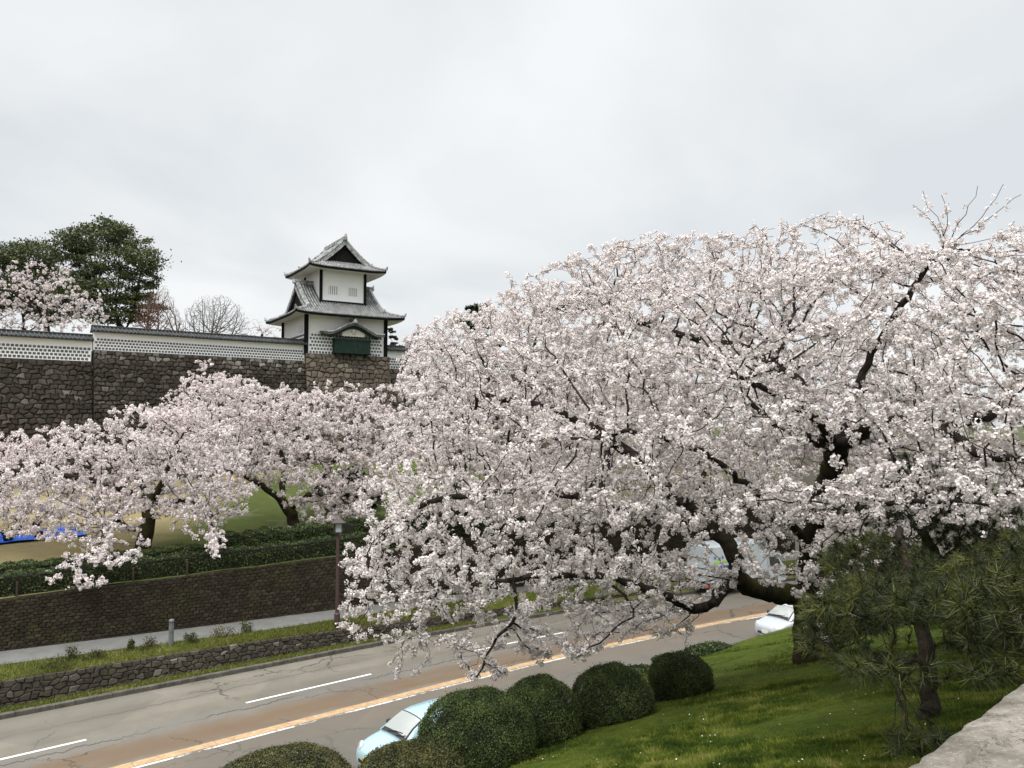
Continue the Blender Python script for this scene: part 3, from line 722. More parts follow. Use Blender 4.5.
b = MB(); xg = np.linspace(3.2, 5.5, 15); b.grid([[(x, -.80, kz(x) - .52) for x in xg], [(x, -.80, 1.72) for x in xg]]); b.tube([(4.35, -.88, 2.35), (4.35, -.88, 1.95)], [.22, .06], 8); b.build('gable_panel', M['cream'], kr)

# ------------------------------------------------------------------ trees
def unit(v): return v / np.maximum(np.linalg.norm(v, axis=-1, keepdims=True), 1e-9)
def randdir(n, r): return unit(r.normal(size=(n, 3)))

def colonize(limbs, attr, step, infl, kill, iters, r, wob=.18, up=0.):
    """space colonisation. limbs: list of (parent_index or None, [points]); returns nodes, parents"""
    nodes = []; par = []; minr = []; tips = {}; span = {}
    for li, (frm, pts, r0, r1) in enumerate(limbs):
        last = -1 if frm is None else tips[frm]
        pts = [np.asarray(p, float) for p in pts]
        if last >= 0: pts = [nodes[last]] + pts
        start = len(nodes); segs = []
        for a, b_ in zip(pts[:-1], pts[1:]):
            L = np.linalg.norm(b_ - a); n = max(1, int(L / step))
            for k in range(n): segs.append(a + (b_ - a) * (k + 1) / n)
        if last < 0:
            nodes.append(pts[0]); par.append(-1); minr.append(r0); last = 0 if start == 0 else start
        # smooth the polyline a little
        segs = np.array(segs)
        for _ in range(2):
            if len(segs) > 2: segs[1:-1] = segs[1:-1] * .5 + (segs[:-2] + segs[2:]) * .25
        for k, p in enumerate(segs):
            p = p + r.normal(0, .12 * step, 3)
            nodes.append(p); par.append(last); last = len(nodes) - 1; minr.append(r0 + (r1 - r0) * (k + 1) / len(segs))
            tips[(li, k)] = last; span.setdefault(li, set()).add(last)
        tips[li] = last
        for fr in (.25, .5, .75): tips[(li, fr)] = tips[(li, int(len(segs) * fr))]
    nodes = list(nodes); A = np.asarray(attr); frozen = set()
    for li, L_ in enumerate(limbs):
        if L_[2] <= .0135: frozen |= span[li]
    alive = np.ones(len(A), bool)
    best = np.full(len(A), 1e9); bi = np.full(len(A), -1)
    new = [i for i in range(len(nodes)) if i not in frozen]; nch = {}; minr = list(minr)
    for it in range(iters):
        kd = kdtree.KDTree(len(new))
        for i in new: kd.insert(nodes[i], i)
        kd.balance()
        for a in np.nonzero(alive)[0]:
            _, idx, d = kd.find(A[a])
            if d < best[a]: best[a] = d; bi[a] = idx
        alive &= best > kill
        act = np.nonzero(alive & (best < infl))[0]
        if len(act) == 0: break
        N = np.array(nodes); dirs = unit(A[act] - N[bi[act]])
        own, inv_ = np.unique(bi[act], return_inverse=True); acc = np.zeros((len(own), 3)); np.add.at(acc, inv_, dirs)
        acc = unit(acc) + r.normal(0, wob, acc.shape); acc[:, 2] += up; acc = unit(acc)
        new = []
        for o, d in zip(own, acc):
            c = nch.get(o, 0)
            if c >= 5: continue
            nch[o] = c + 1
            nodes.append(N[o] + d * step); par.append(int(o)); minr.append(0); new.append(len(nodes) - 1)
        if not new: break
    return np.array(nodes), np.array(par), np.array(minr)

def radii(par, minr, tip=.006, e=2.3):
    n = len(par); acc = np.zeros(n); hc = np.zeros(n, bool)
    rad = np.zeros(n)
    for i in range(n - 1, -1, -1):
        rad[i] = max(tip if not hc[i] else acc[i] ** (1 / e), minr[i])
        if par[i] >= 0: acc[par[i]] += rad[i] ** e; hc[par[i]] = True
    for i in range(n):   # no child thicker than its parent
        if par[i] >= 0: rad[i] = min(rad[i], rad[par[i]])
    return rad

def wood_mesh(name, nodes, par, rad, mat, parent, thick=.09):
    idx = np.nonzero(par >= 0)[0]; p = par[idx]
    d = unit(nodes[idx] - nodes[p]); n = len(nodes)
    # main child of a node = the thickest; its parent ring is shared in direction
    tan = np.zeros((n, 3)); tan[idx] = d
    best = {}
    for i in idx:
        q = par[i]
        if q not in best or rad[i] > rad[best[q]]: best[q] = i
    ndir = tan.copy()
    for q, i in best.items(): ndir[q] = unit(tan[q] + tan[i]) if par[q] >= 0 else tan[i]
    main = np.array([best[par[i]] == i for i in idx])
    V = []; F = []; C = []; off_ = 0
    ref = np.array((.93, .27, .24))
    def ring(c, dr, r_, k):
        a = unit(np.cross(dr, ref)); b_ = np.cross(dr, a)
        th = 2 * np.pi * np.arange(k) / k
        return c[:, None] + r_[:, None, None] * (a[:, None] * np.cos(th)[None, :, None] + b_[:, None] * np.sin(th)[None, :, None])
    for lo, hi, k in ((.05, 9, 10), (.014, .05, 6), (0, .014, 3)):
        s_ = (rad[idx] >= lo) & (rad[idx] < hi)
        if not s_.any(): continue
        i = idx[s_]; q = p[s_]; mn = main[s_]
        d0 = np.where(mn[:, None], ndir[q], tan[i]); r0 = np.where(mn, rad[q], np.minimum(rad[q], rad[i] * 1.25))
        r0 = np.minimum(r0, rad[i] * 1.6)
        A_ = ring(nodes[q], d0, r0, k); B_ = ring(nodes[i], ndir[i], rad[i], k); m = len(i)
        V.append(np.concatenate([A_, B_], 1).reshape(-1, 3))
        j = np.arange(k); quad = np.stack([j, (j + 1) % k, k + (j + 1) % k, k + j], 1)
        F.append((quad[None] + (np.arange(m) * 2 * k)[:, None, None] + off_).reshape(-1, 4))
        C.append(np.repeat(np.clip((rad[i] - .15) / .08, 0, 1), 2 * k)); off_ += m * 2 * k
    return raw_mesh(name, np.concatenate(V), np.concatenate(F), mat, parent, np.concatenate(C), True)

def flower_cluster(nf, fr, R0, r):
    """nf five-petalled cups round a spur; returns verts, tris, rim value"""
    V = []; F = []; C = []
    for k in range(nf):
        d = unit(r.normal(size=3) + np.array((0, 0, -.15))); a = unit(np.cross(d, r.normal(size=3))); b_ = np.cross(d, a)
        c = d * R0 * r.uniform(.55, 1.1); o = len(V); V.append(c - d * fr * .35); C.append(0.55)
        ph = r.uniform(0, 6.28)
        for j in range(5):
            th = ph + 2 * np.pi * j / 5; rr_ = fr * r.uniform(.85, 1.15)
            V.append(c + (a * math.cos(th) + b_ * math.sin(th)) * rr_ + d * fr * r.uniform(-.05, .3)); C.append(1.)
        for j in range(5): F.append((o, o + 1 + j, o + 1 + (j + 1) % 5))
    return np.array(V), np.array(F), np.array(C)

def scatter(name, tmpl, pos, scale, mat, parent, r, rand=None):
    """copies of small templates (verts, tris, col) at pos, all in one mesh"""
    per = np.array_split(r.permutation(len(pos)), len(tmpl)); VV = []; FF = []; CC = []; o = 0
    for (V, F, C), ii in zip(tmpl, per):
        m = len(ii)
        if m == 0: continue
        q = unit(r.normal(size=(m, 4))); w, x, y, z = q.T
        Rm = np.stack([1 - 2 * (y * y + z * z), 2 * (x * y - z * w), 2 * (x * z + y * w), 2 * (x * y + z * w), 1 - 2 * (x * x + z * z), 2 * (y * z - x * w), 2 * (x * z - y * w), 2 * (y * z + x * w), 1 - 2 * (x * x + y * y)], 1).reshape(m, 3, 3)
        v = np.einsum('mij,nj->mni', Rm, V) * scale[ii][:, None, None] + pos[ii][:, None]
        VV.append(v.reshape(-1, 3).astype(np.float32)); FF.append((F[None] + (np.arange(m) * len(V))[:, None, None] + o).reshape(-1, 3)); o += m * len(V)
        c = np.zeros((m, len(V), 3), np.float32); c[..., 0] = C[None]; c[..., 1] = (rand[ii] if rand is not None else r.random(m))[:, None]; CC.append(c.reshape(-1, 3))
    return raw_mesh(name, np.concatenate(VV), np.concatenate(FF), mat, parent, np.concatenate(CC))

def inside(poly, x, y):
    poly = np.asarray(poly, float); n = len(poly); r_ = np.zeros(len(x), bool); j = n - 1
    for i in range(n):
        xi, yi = poly[i]; xj, yj = poly[j]
        c = ((yi > y) != (yj > y)) & (x < (xj - xi) * (y - yi) / (yj - yi + 1e-12) + xi); r_ ^= c; j = i
    return r_
def edge_dist(poly, x, y):
    poly = np.asarray(poly, float); d = np.full(len(x), 1e9)
    for a, b_ in zip(poly, np.roll(poly, -1, 0)):
        ab = b_ - a; t_ = np.clip(((x - a[0]) * ab[0] + (y - a[1]) * ab[1]) / (ab @ ab + 1e-9), 0, 1)
        d = np.minimum(d, np.hypot(x - a[0] - t_ * ab[0], y - a[1] - t_ * ab[1]))
    return d
def crown_points(poly, yc, half, n, r, edge=3.5, weight=None, layer=None):
    """points filling a rounded crown: its width and height from the outline, its depth from half(px)"""
    out = []; tot = 0; poly = np.asarray(poly, float); lo, hi = poly.min(0), poly.max(0)
    while tot < n:
        x = r.uniform(lo[0], hi[0], 20000); y = r.uniform(lo[1], hi[1], 20000); k = inside(poly, x, y); x, y = x[k], y[k]
        Yc = yc(x, y); hh = half(x, y); e = edge_dist(poly, x, y) * Yc / FPX; q = np.clip(e / edge, 0, 1)
        hf = hh * np.sqrt(1 - (1 - q) ** 2) + .15
        Y = Yc + hf * r.uniform(-1, 1, len(x)); pr = hf / hh.max() * (Y / Y.max()) ** 2
        if weight is not None: pr = pr * weight(x, y)
        k = r.random(len(x)) < pr; x, y, Y = x[k], y[k], Y[k]
        u = (x - 512) / FPX; w = (384 - y) / FPX; t_ = Y / (cP - w * sP)
        q = np.stack([u * t_, Y, CAMZ + (sP + w * cP) * t_], 1)
        if layer:   # boughs spread in tiers with gaps between them
            f = np.sin(6.283 * q[:, 2] / layer + 1.6 * np.sin(.62 * q[:, 0] + .3) + 1.5 * np.sin(.55 * q[:, 1] + 1.) + .9 * np.sin(1.3 * q[:, 0] + 1.1 * q[:, 1]))
            q = q[(f > -.05) | (r.random(len(q)) < .12)]
        out.append(q); tot += len(q)
    return np.concatenate(out)[:n]

def blossom_positions(nodes, par, rad, per_m, rmax, jit, r, bare=.0):
    idx = np.nonzero((par >= 0) & (rad < rmax))[0]; a = nodes[par[idx]]; b_ = nodes[idx]; L = np.linalg.norm(b_ - a, axis=1)
    # whole twigs carry more or fewer flowers
    # flowers sit in balls round short spurs: a few clusters per spur, bare twig between
    cnt = r.poisson(L * per_m / 3.2)
    rep = np.repeat(np.arange(len(idx)), cnt); t_ = r.random(len(rep))
    spur = a[rep] + (b_ - a)[rep] * t_[:, None] + randdir(len(rep), r) * (jit * .8 * r.random(len(rep)) ** .6)[:, None]
    k = r.integers(1, 6, len(spur)); pos = np.repeat(spur, k, 0)
    return pos + randdir(len(pos), r) * (jit * .55 * r.random(len(pos)) ** .5)[:, None]

def cherry(label, limbs, attr, seed, step, infl, kill, per_m, jit, tmpl, scale=(.8, 1.2), iters=90, tip=.006, rmax=.03, up=0, group='blossoming cherry trees', keep=None, white=(.15, .7), wob=.18):
    r = np.random.default_rng(seed)
    nodes, par, minr = colonize(limbs, attr, step, infl, kill, iters, r, wob=wob, up=up)
    rad = radii(par, minr, tip)
    root = empty('cherry_tree', tuple(limbs[0][1][0]), 0, label, 'cherry tree', group)
    loc = np.array(limbs[0][1][0], float)
    wood_mesh('trunk', nodes - loc, par, rad, M['bark'], root)
    pos = blossom_positions(nodes, par, rad, per_m, rmax, jit, r)
    if keep is not None: pos = pos[r.random(len(pos)) < keep(pos)]
    sc_ = r.uniform(*scale, len(pos))
    # pinker or whiter by branch region
    g = np.clip(white[0] + (white[1] - white[0]) * (.5 + .4 * np.sin(pos[:, 0] * .9 + pos[:, 1] * .6) * np.sin(pos[:, 2] * 1.1)) + r.normal(0, .2, len(pos)), 0, 1)
    scatter('blossom', tmpl, pos - loc, sc_, M['petal'], root, r, g)
    print(label, 'nodes', len(nodes), 'clusters', len(pos))
    return root

trg = np.random.default_rng(21)
near_t = [flower_cluster(n_, .020, .046, trg) for n_ in (4, 6, 7, 8, 9, 5, 7, 6)]
mid_t = [flower_cluster(n_, .030, .060, trg) for n_ in (4, 5, 5, 6)]
far_t = [flower_cluster(n_, .055, .085, trg) for n_ in (3, 4, 4, 5)]

# the great tree on the bank
bz = bank_z(sd_of((7.2, 19))[1], sd_of((7.2, 19))[0])
B0 = np.array((7.2, 19.0, bz - .15))
big_poly = [(344, 622), (342, 585), (352, 560), (344, 540), (364, 512), (362, 480), (378, 440), (388, 405), (395, 370), (408, 345), (425, 330), (455, 318), (486, 306), (500, 292), (530, 280), (556, 270), (580, 258), (618, 250), (642, 240), (690, 241), (742, 237), (800, 228), (832, 222), (868, 224), (900, 228), (925, 236), (950, 232), (985, 238), (1010, 218), (1060, 205), (1150, 195), (1250, 240), (1290, 400), (1220, 540), (1100, 572), (1040, 560), (1015, 540), (985, 558), (955, 535), (930, 552), (905, 535), (888, 572), (872, 606), (850, 638), (822, 650), (800, 640), (794, 612), (802, 570), (800, 580), (785, 588), (762, 584), (735, 592), (715, 600), (705, 610), (700, 640), (680, 652), (640, 640), (605, 655), (560, 668), (520, 668), (492, 690), (470, 668), (440, 655), (415, 680), (396, 690), (386, 650), (365, 642)]
big_poly = [(x, y - (11 if y < 335 and 430 < x < 900 else 0) - (6 if x <= 430 and y < 460 else 0)) for x, y in big_poly]
big_poly = [(x - (11 if x < 400 and y > 450 else 0), y) for x, y in big_poly]
def byc(x, y):
    v = np.interp(x, [340, 600, 800, 1000, 1280], [18., 18.5, 16.5, 13.2, 12.]); return v - np.interp(y, [430, 560], [0, 2.2]) * np.interp(x, [700, 900], [.5, 1.5])
def bhalf(x, y): return np.interp(x, [340, 600, 800, 1000, 1280], [5., 6.2, 6., 4.6, 4.]) * np.interp(y, [480, 620], [1, .6])
def bweight(x, y): return np.interp(y, [600, 650], [1., .9]) * np.where((x > 850) & (y > 420), 1.35, 1.) * np.where((y > 560) & (x < 700), 1.5, 1) * np.where((x > 780) & (y > 575), 1.5, 1) * np.where((x > 850) & (y < 340), 1.6, 1) * np.interp(y, [250, 340], [2.4, 1]) * np.where((x > 688) & (x < 805) & (y > np.interp(x, [690, 700, 735, 800], [560, 536, 530, 565])), np.where((x < 730) & (y < 572), .06, .75), 1)
ar = np.random.default_rng(31)
battr = crown_points(big_poly, byc, bhalf, 19000, ar, 4.0, bweight, 1.25)
limbs = [
    (None, [B0, P(808, 625, 19), P(808, 596, 18.9)], .30, .28),                                   # 0 trunk
    (0, [P(780, 594, 18.4), P(752, 588, 17.8), P(737, 578, 17.4)], .26, .21),                     # 1 mossy limb to the left
    (1, [P(736, 556, 17.2), P(724, 538, 17.2), P(692, 511, 17.4), P(650, 470, 17.8), P(600, 430, 18.4), P(540, 405, 18.8), (P(470, 392, 19))], .19, .05),   # 2 up and left
    (1, [P(722, 592, 17.0), P(700, 612, 16.6), P(678, 602, 16.2), P(655, 590, 15.9), P(600, 575, 15.6), P(530, 575, 15.6), P(440, 590, 16.)], .13, .02),       # 3 low limb
    (0, [P(812, 540, 18.4), P(826, 490, 17.6), P(838, 450, 16.8)], .27, .18),                     # 4 leader
    (4, [P(822, 424, 15.4), P(790, 402, 14.2), P(760, 386, 13.2), P(730, 372, 12.4)], .12, .035),   # 5 crossing limb in front
    (4, [P(790, 430, 15.2), P(768, 420, 14.), P(745, 400, 13.4), P(742, 384, 13.3), P(770, 362, 13.6), P(790, 330, 14.2)], .12, .03),  # 6
    (4, [P(880, 420, 15.), P(930, 425, 13.4), P(985, 455, 12), P(1060, 465, 10.8), P(1150, 440, 10.5)], .15, .03),   # 7 right
    (4, [P(860, 380, 16.6), P(890, 320, 16.2), P(925, 270, 15.4), P(945, 245, 15.)], .12, .012),   # 8 right top
    (4, [P(800, 380, 17.8), P(740, 345, 18.6), P(680, 335, 19.), P(640, 322, 19.2), P(600, 302, 19.4)], .14, .03),   # 9 left top
    ((7, .5), [P(1000, 410, 12.2), P(1040, 350, 12.2), P(1085, 290, 12.3), P(1110, 240, 12.5)], .08, .02),
    ((4, .5), [P(860, 500, 14.8), P(880, 505, 12.2), P(930, 500, 10.6), P(990, 505, 9.8)], .10, .02),   # 10 low right
    ((2, .5), [P(600, 500, 16.4), P(520, 490, 16), P(430, 500, 16.5), P(380, 530, 17.)], .09, .02),   # 11 left middle
    ((4, .25), [P(770, 500, 16.), P(700, 450, 14.5), P(640, 430, 13.6), P(580, 440, 13.6)], .10, .02),   # 12 front middle
    (8, [P(950, 215, 14.9), P(942, 196, 14.9)], .012, .003), (8, [P(958, 225, 14.8), P(972, 205, 14.8), P(978, 186, 14.8)], .013, .003), (8, [P(965, 235, 14.6), P(990, 208, 14.5), P(1004, 188, 14.5)], .013, .003), (8, [P(975, 232, 14.4), P(1005, 205, 14.2), P(1022, 192, 14.2)], .013, .003), (8, [P(935, 222, 15.1), P(912, 204, 15.2)], .011, .003), (8, [P(945, 226, 15.1), P(928, 208, 15.2), P(921, 192, 15.2)], .011, .003),
    ((4, .25), [P(838, 560, 16.4), P(842, 600, 14.8), P(830, 630, 14.6)], .03, .008),
    ((3, .5), [P(640, 610, 15.2), P(600, 640, 15.), P(575, 662, 14.9)], .03, .01),
    ((3, .75), [P(520, 615, 15.4), P(490, 645, 15.4), P(478, 676, 15.4)], .035, .01),
]
cherry('huge old cherry tree in white blossom spreading over the road from the mossy bank', limbs, battr, 41, .19, 2.6, .23, 31., .10, near_t, (.7, 1.3), 120, .0055, .024, keep=lambda q: np.interp(q[:, 2] - q[:, 1] * .245, [10, 10.5], [1, .22]), white=(.6, 1.))
# bare upright shoots at its top right are grown with the crown: a few extra attractors
# cherry trees across the road
def mk(poly, Y, half, n, seed, edge=3.):
    r = np.random.default_rng(seed)
    return crown_points(poly, lambda x, y: np.full(len(x), float(Y)) if np.isscalar(Y) else np.interp(x, Y[0], Y[1]), lambda x, y: np.full(len(x), float(half)), n, r, edge, None, 1.6 if half > 4 else None)
def on_lawn(px, Y):
    x = (px - 512) / FPX * Y; s, d = sd_of((x, Y)); return np.array((x, Y, lawn_z(s, d) - .1))
A0 = on_lawn(146, 39.)
pa = [(-90, 470), (-40, 445), (0, 430), (45, 426), (90, 418), (128, 402), (170, 396), (205, 404), (235, 425), (252, 455), (258, 490), (250, 515), (232, 520), (226, 545), (216, 574), (206, 556), (196, 540), (170, 532), (150, 552), (156, 556), (118, 574), (100, 594), (62, 590), (22, 578), (50, 562), (80, 547), (40, 541), (10, 538), (-40, 536), (-90, 530)]
la = [(None, [A0, P(147, 530, 39), P(150, 505, 39)], .40, .30), (0, [P(165, 478, 39), P(175, 450, 39.2), P(190, 425, 39.5)], .22, .06), (0, [P(125, 490, 38.5), P(80, 478, 38), P(30, 470, 37.6), P(-30, 470, 37)], .2, .05),
      ((0, .5), [P(133, 532, 38.4), P(118, 520, 37.), P(104, 524, 35.), P(100, 545, 33.), P(75, 568, 32.2), P(40, 574, 32.)], .12, .015), (0, [P(185, 500, 38), P(210, 508, 36.4), P(215, 535, 34.)], .13, .03), (0, [P(130, 460, 40.5), P(100, 435, 41)], .18, .05)]
cherry('wide pale pink cherry tree with forked black trunk behind the hedge at left', la, crown_points(pa, lambda x, y: 38.6 - np.interp(y, [505, 562], [0, 6.6]), lambda x, y: 4.6 * np.interp(y, [500, 560], [1, .4]), 8600, np.random.default_rng(51), 3., lambda x, y: np.where(y > 535, 1.4, np.where(y > 500, .9, .62)) * np.where((x > 116) & (x < 172) & (y > 512) & (y < 556), .12, 1), 1.5), 52, .28, 3.5, .36, 22., .16, mid_t, (.95, 1.45), 80, .008, .04)
C0 = on_lawn(296, 46.)
pb = [(168, 420), (178, 392), (200, 376), (235, 372), (280, 384), (330, 378), (385, 384), (405, 420), (398, 480), (378, 515), (350, 532), (318, 545), (288, 556), (280, 540), (292, 512), (268, 488), (230, 480), (200, 470), (172, 448)]
lb = [(None, [C0, P(292, 515, 46), P(282, 500, 45.6)], .36, .28), (0, [P(262, 486, 45), P(225, 462, 44.6), P(195, 440, 44.4)], .2, .05), ((0, .5), [P(318, 490, 45.6), P(328, 470, 45.6), P(345, 445, 45.6), P(370, 420, 46)], .22, .05), (0, [P(285, 465, 46.4), P(275, 430, 46.8), P(260, 405, 47)], .2, .05), ((2, .25), [P(345, 500, 44.), P(350, 520, 43)], .1, .02)]
cherry('leaning pale pink cherry tree behind the trimmed bushes, left of the street lamp', lb, mk(pb, 45, 4.4, 4300, 53), 54, .30, 3.5, .38, 22., .17, mid_t, (1., 1.55), 80, .009, .045)
D0 = on_lawn(205, 56.)
pd = [(140, 430), (152, 402), (180, 372), (196, 356), (222, 364), (245, 376), (280, 380), (318, 396), (325, 440), (250, 470), (160, 460)]
ld = [(None, [D0, P(207, 470, 56), P(208, 445, 56)], .36, .28), (0, [P(190, 420, 56), P(180, 392, 56)], .2, .05), (0, [P(240, 420, 56), P(270, 400, 56)], .2, .05)]
cherry('pink cherry tree below the rampart whose top reaches the plaster wall', ld, mk(pd, 56, 4.2, 2600, 55), 56, .36, 4.2, .45, 11., .18, far_t, (.8, 1.15), 70, .01, .05)
E0 = on_lawn(455, 42.)
pe = [(365, 470), (376, 425), (386, 390), (394, 352), (410, 325), (438, 312), (470, 300), (505, 282), (560, 275), (620, 300), (640, 400), (620, 480), (560, 520), (480, 525), (380, 520)]
le = [(None, [E0, P(458, 500, 42), P(460, 470, 42)], .36, .28), (0, [P(430, 440, 42), P(405, 405, 42), P(400, 375, 42)], .2, .05), (0, [P(490, 430, 42), P(520, 380, 42), P(540, 330, 42)], .2, .05), (0, [P(465, 420, 43), P(455, 370, 43)], .2, .05)]
cherry('pink cherry tree right of the tower, seen behind the great tree', le, mk(pe, 41, 4.2, 4300, 57), 58, .30, 3.5, .38, 22., .17, mid_t, (1., 1.5), 80, .009, .045)
E1 = on_lawn(700, 46.)
p1 = [(580, 480), (590, 400), (620, 340), (700, 310), (790, 320), (830, 380), (830, 470), (760, 505), (640, 500)]
l1 = [(None, [E1, P(700, 490, 46), P(705, 460, 46)], .36, .28), (0, [P(670, 430, 46), P(650, 390, 46)], .2, .05), (0, [P(740, 430, 46), P(770, 390, 46)], .2, .05), (0, [P(705, 410, 46), P(705, 360, 46)], .2, .05)]
cherry('cherry tree on the far bank wholly behind the great tree, left of its leader', l1, mk(p1, 46, 4.4, 3000, 157), 158, .34, 4, .42, 15., .18, far_t, (.8, 1.2), 70, .01, .05, keep=None)
E2 = on_lawn(890, 50.)
p2_ = [(800, 470), (800, 390), (830, 340), (890, 325), (970, 330), (1010, 390), (1000, 430), (920, 440), (880, 480)]
l2 = [(None, [E2, P(890, 480, 50), P(890, 450, 50)], .36, .28), (0, [P(860, 420, 50), P(840, 380, 50)], .2, .05), (0, [P(930, 410, 50), P(960, 380, 50)], .2, .05)]
cherry('cherry tree on the far bank behind the right side of the great tree', l2, mk(p2_, 50, 4.2, 2400, 159), 160, .36, 4, .45, 14., .18, far_t, (.8, 1.2), 70, .01, .05)
F0 = P(48, 350, 66); F0[2] = 14.9
pf = [(-70, 300), (-40, 268), (0, 262), (40, 258), (70, 262), (82, 285), (100, 290), (112, 305), (110, 325), (85, 336), (60, 338), (20, 332), (-60, 330)]
lf_ = [(None, [F0, P(48, 335, 66), P(46, 322, 65.5)], .3, .22), (0, [P(30, 305, 65), P(10, 290, 65)], .15, .05), (0, [P(70, 312, 64.5), P(95, 305, 64)], .15, .05), (0, [P(45, 295, 66)], .15, .05)]
cherry('small pink cherry tree spilling over the lower plaster wall, before dark evergreens', lf_, mk(pf, 65, 3.2, 1500, 59), 60, .36, 4.5, .45, 8.5, .2, far_t, (.9, 1.3), 60, .01, .05)
H0 = P(262, 345, 92); H0[2] = 14.9
ph = [(228, 345), (234, 328), (250, 318), (270, 320), (285, 330), (290, 345)]
lh = [(None, [H0, P(262, 335, 92)], .25, .16)]
cherry('distant thin pink cherry tree behind the wall, just left of the tower', lh, mk(ph, 92, 2.6, 420, 61), 62, .45, 6, .6, 3.0, .25, far_t, (1., 1.3), 50, .012, .06)

# ------------------------------------------------------------------ evergreens, bare trees
def leaf_quads(pos, size, r, aspect=.55, nrm=None, spread=1.):
    n = len(pos); d = randdir(n, r)
    if nrm is not None: d = unit(nrm + d * spread)
    a = unit(np.cross(d, r.normal(size=(n, 3)))); b_ = np.cross(d, a)
    s_ = (size * r.uniform(.6, 1.3, n))[:, None]
    V = np.stack([pos - a * s_ * .5, pos + b_ * s_ * aspect * .5, pos + a * s_ * .5, pos - b_ * s_ * aspect * .5], 1).reshape(-1, 3)
    return V, np.arange(4 * n).reshape(n, 4)
def leafy_tree(name, label, cat, base, lobes, leaf, n, mat, seed, trunk_r, bark, group=None):
    """lobes: (centre, radii) clumps; branches reach each clump; leaves fill a shell of each clump"""
    r = np.random.default_rng(seed); base = np.array(base, float)
    root = empty(name, tuple(base), 0, label, cat, group)
    att = []; pos = []; vol = np.array([np.prod(q[1]) ** (2 / 3) for q in lobes]); vol /= vol.sum()
    for (c, rd), w in zip(lobes, vol):
        c = np.array(c); rd = np.array(rd)
        k = max(30, int(260 * w * len(lobes) / 3)); att.append(c + randdir(k, r) * (r.random(k) ** .4)[:, None] * rd * .9)
        m = int(n * w); sub = randdir(max(8, m // 90), r); sub = c + sub * rd * r.uniform(.55, 1.0, (len(sub), 1))
        q = sub[r.integers(0, len(sub), m)] + r.normal(size=(m, 3)) * rd * np.array((.17, .17, .11)); pos.append(q)
    att = np.concatenate(att); pos = np.concatenate(pos)
    top = np.array(np.mean([l[0] for l in lobes], 0)); hgt = top[2] - base[2]
    limbs = [(None, [base, base + (0, 0, hgt * .35), base * .7 + top * .3 + (0, 0, hgt * .2)], trunk_r, trunk_r * .7)]
    nodes, par, minr = colonize(limbs, att, .5, 8, .6, 60, r)
    wood_mesh('trunk', nodes - base, par, radii(par, minr, .02), bark, root)
    V, F = leaf_quads(pos - base, leaf, r)
    g = np.clip(.45 + .25 * np.sin(pos[:, 0] * 2.1 + pos[:, 2]) * np.sin(pos[:, 2] * 2.7) + r.normal(0, .25, len(pos)), 0, 1)
    raw_mesh('crown', V, F, mat, root, np.repeat(g, 4).astype(np.float32))
    return root
def lobe(px, py, Y, rx, rz, ry=None): k = Y / FPX; return (P(px, py, Y), (rx * k, (ry or rx) * k, rz * k))
leafy_tree('evergreen_tree', 'tall rounded dark evergreen tree standing above the plaster wall at left', 'evergreen tree', (P(125, 340, 80)[0], 80, 14.9),
           [lobe(95, 240, 80, 34, 17), lobe(125, 262, 79, 34, 18), lobe(70, 250, 81, 24, 16), lobe(140, 250, 80, 17, 14), lobe(105, 292, 79, 34, 14), lobe(140, 282, 80, 18, 14), lobe(75, 285, 79, 26, 16), lobe(135, 305, 80, 26, 10), lobe(110, 232, 80, 26, 12), lobe(150, 266, 79, 10, 9), lobe(88, 268, 80, 20, 12), lobe(112, 316, 80, 38, 8), lobe(60, 300, 80, 20, 14), lobe(143, 300, 79, 14, 10)],
           .28, 34000, M['camphor_leaf'], 71, .5, M['bark'], 'evergreen trees inside the castle')
leafy_tree('evergreen_tree', 'shorter dull green evergreen tree at the left edge above the wall', 'evergreen tree', (P(25, 340, 83)[0], 83, 14.9),
           [lobe(30, 258, 83, 30, 18), lobe(-10, 262, 84, 26, 16), lobe(40, 285, 82, 26, 18), lobe(0, 295, 83, 30, 20), lobe(50, 310, 83, 22, 14)],
           .30, 26000, M['camphor_leaf'], 72, .4, M['bark'], 'evergreen trees inside the castle')
leafy_tree('pine_tree', 'small dark pine tree peeping out right behind the tower', 'pine tree', (P(396, 345, 86)[0], 86, 14.9),
           [lobe(391, 331, 86, 4, 2.5), lobe(392, 338, 86, 5, 2.5), lobe(396, 345, 86, 7, 3)], .3, 900, M['dark_leaf'], 73, .2, M['bark'])
leafy_tree('pine_tree', 'dark pine tree top showing above the pink blossoms right of the tower', 'pine tree', (P(478, 400, 70)[0], 70, 5.),
           [lobe(474, 312, 70, 12, 6), lobe(482, 308, 70, 10, 5), lobe(480, 325, 70, 18, 10), lobe(490, 350, 70, 22, 14)], .4, 2600, M['dark_leaf'], 74, .3, M['bark'])
def bare_tree(name, label, base, poly, Y, half, n, mat, seed, tip, step, e=2.1, group=None):
    r = np.random.default_rng(seed); root = empty(name, tuple(base), 0, label, 'bare tree', group)
    at = mk(poly, Y, half, n, seed, 2.)
    top = at.mean(0); limbs = [(None, [base, base + (0, 0, .8)], .22, .16)]
    for k in range(6):
        q = at[r.integers(len(at))]; limbs.append((0, [base * .6 + q * .4 + (0, 0, .2), base * .25 + q * .75 + (0, 0, .3)], .09, .03))
    nodes, par, minr = colonize(limbs, at, step, 5, step * 1.1, 60, r, wob=.1, up=.3)
    wood_mesh('trunk', nodes - base, par, radii(par, minr, tip, e), mat, root); return root
q = P(212, 345, 84); q[2] = 14.9
bare_tree('bare_tree', 'leafless grey spreading tree behind the long plaster wall', q, [(178, 335), (184, 308), (200, 296), (222, 294), (242, 305), (252, 325), (248, 338)], 84, 3.4, 2600, M['grey_twig'], 81, .011, .24)
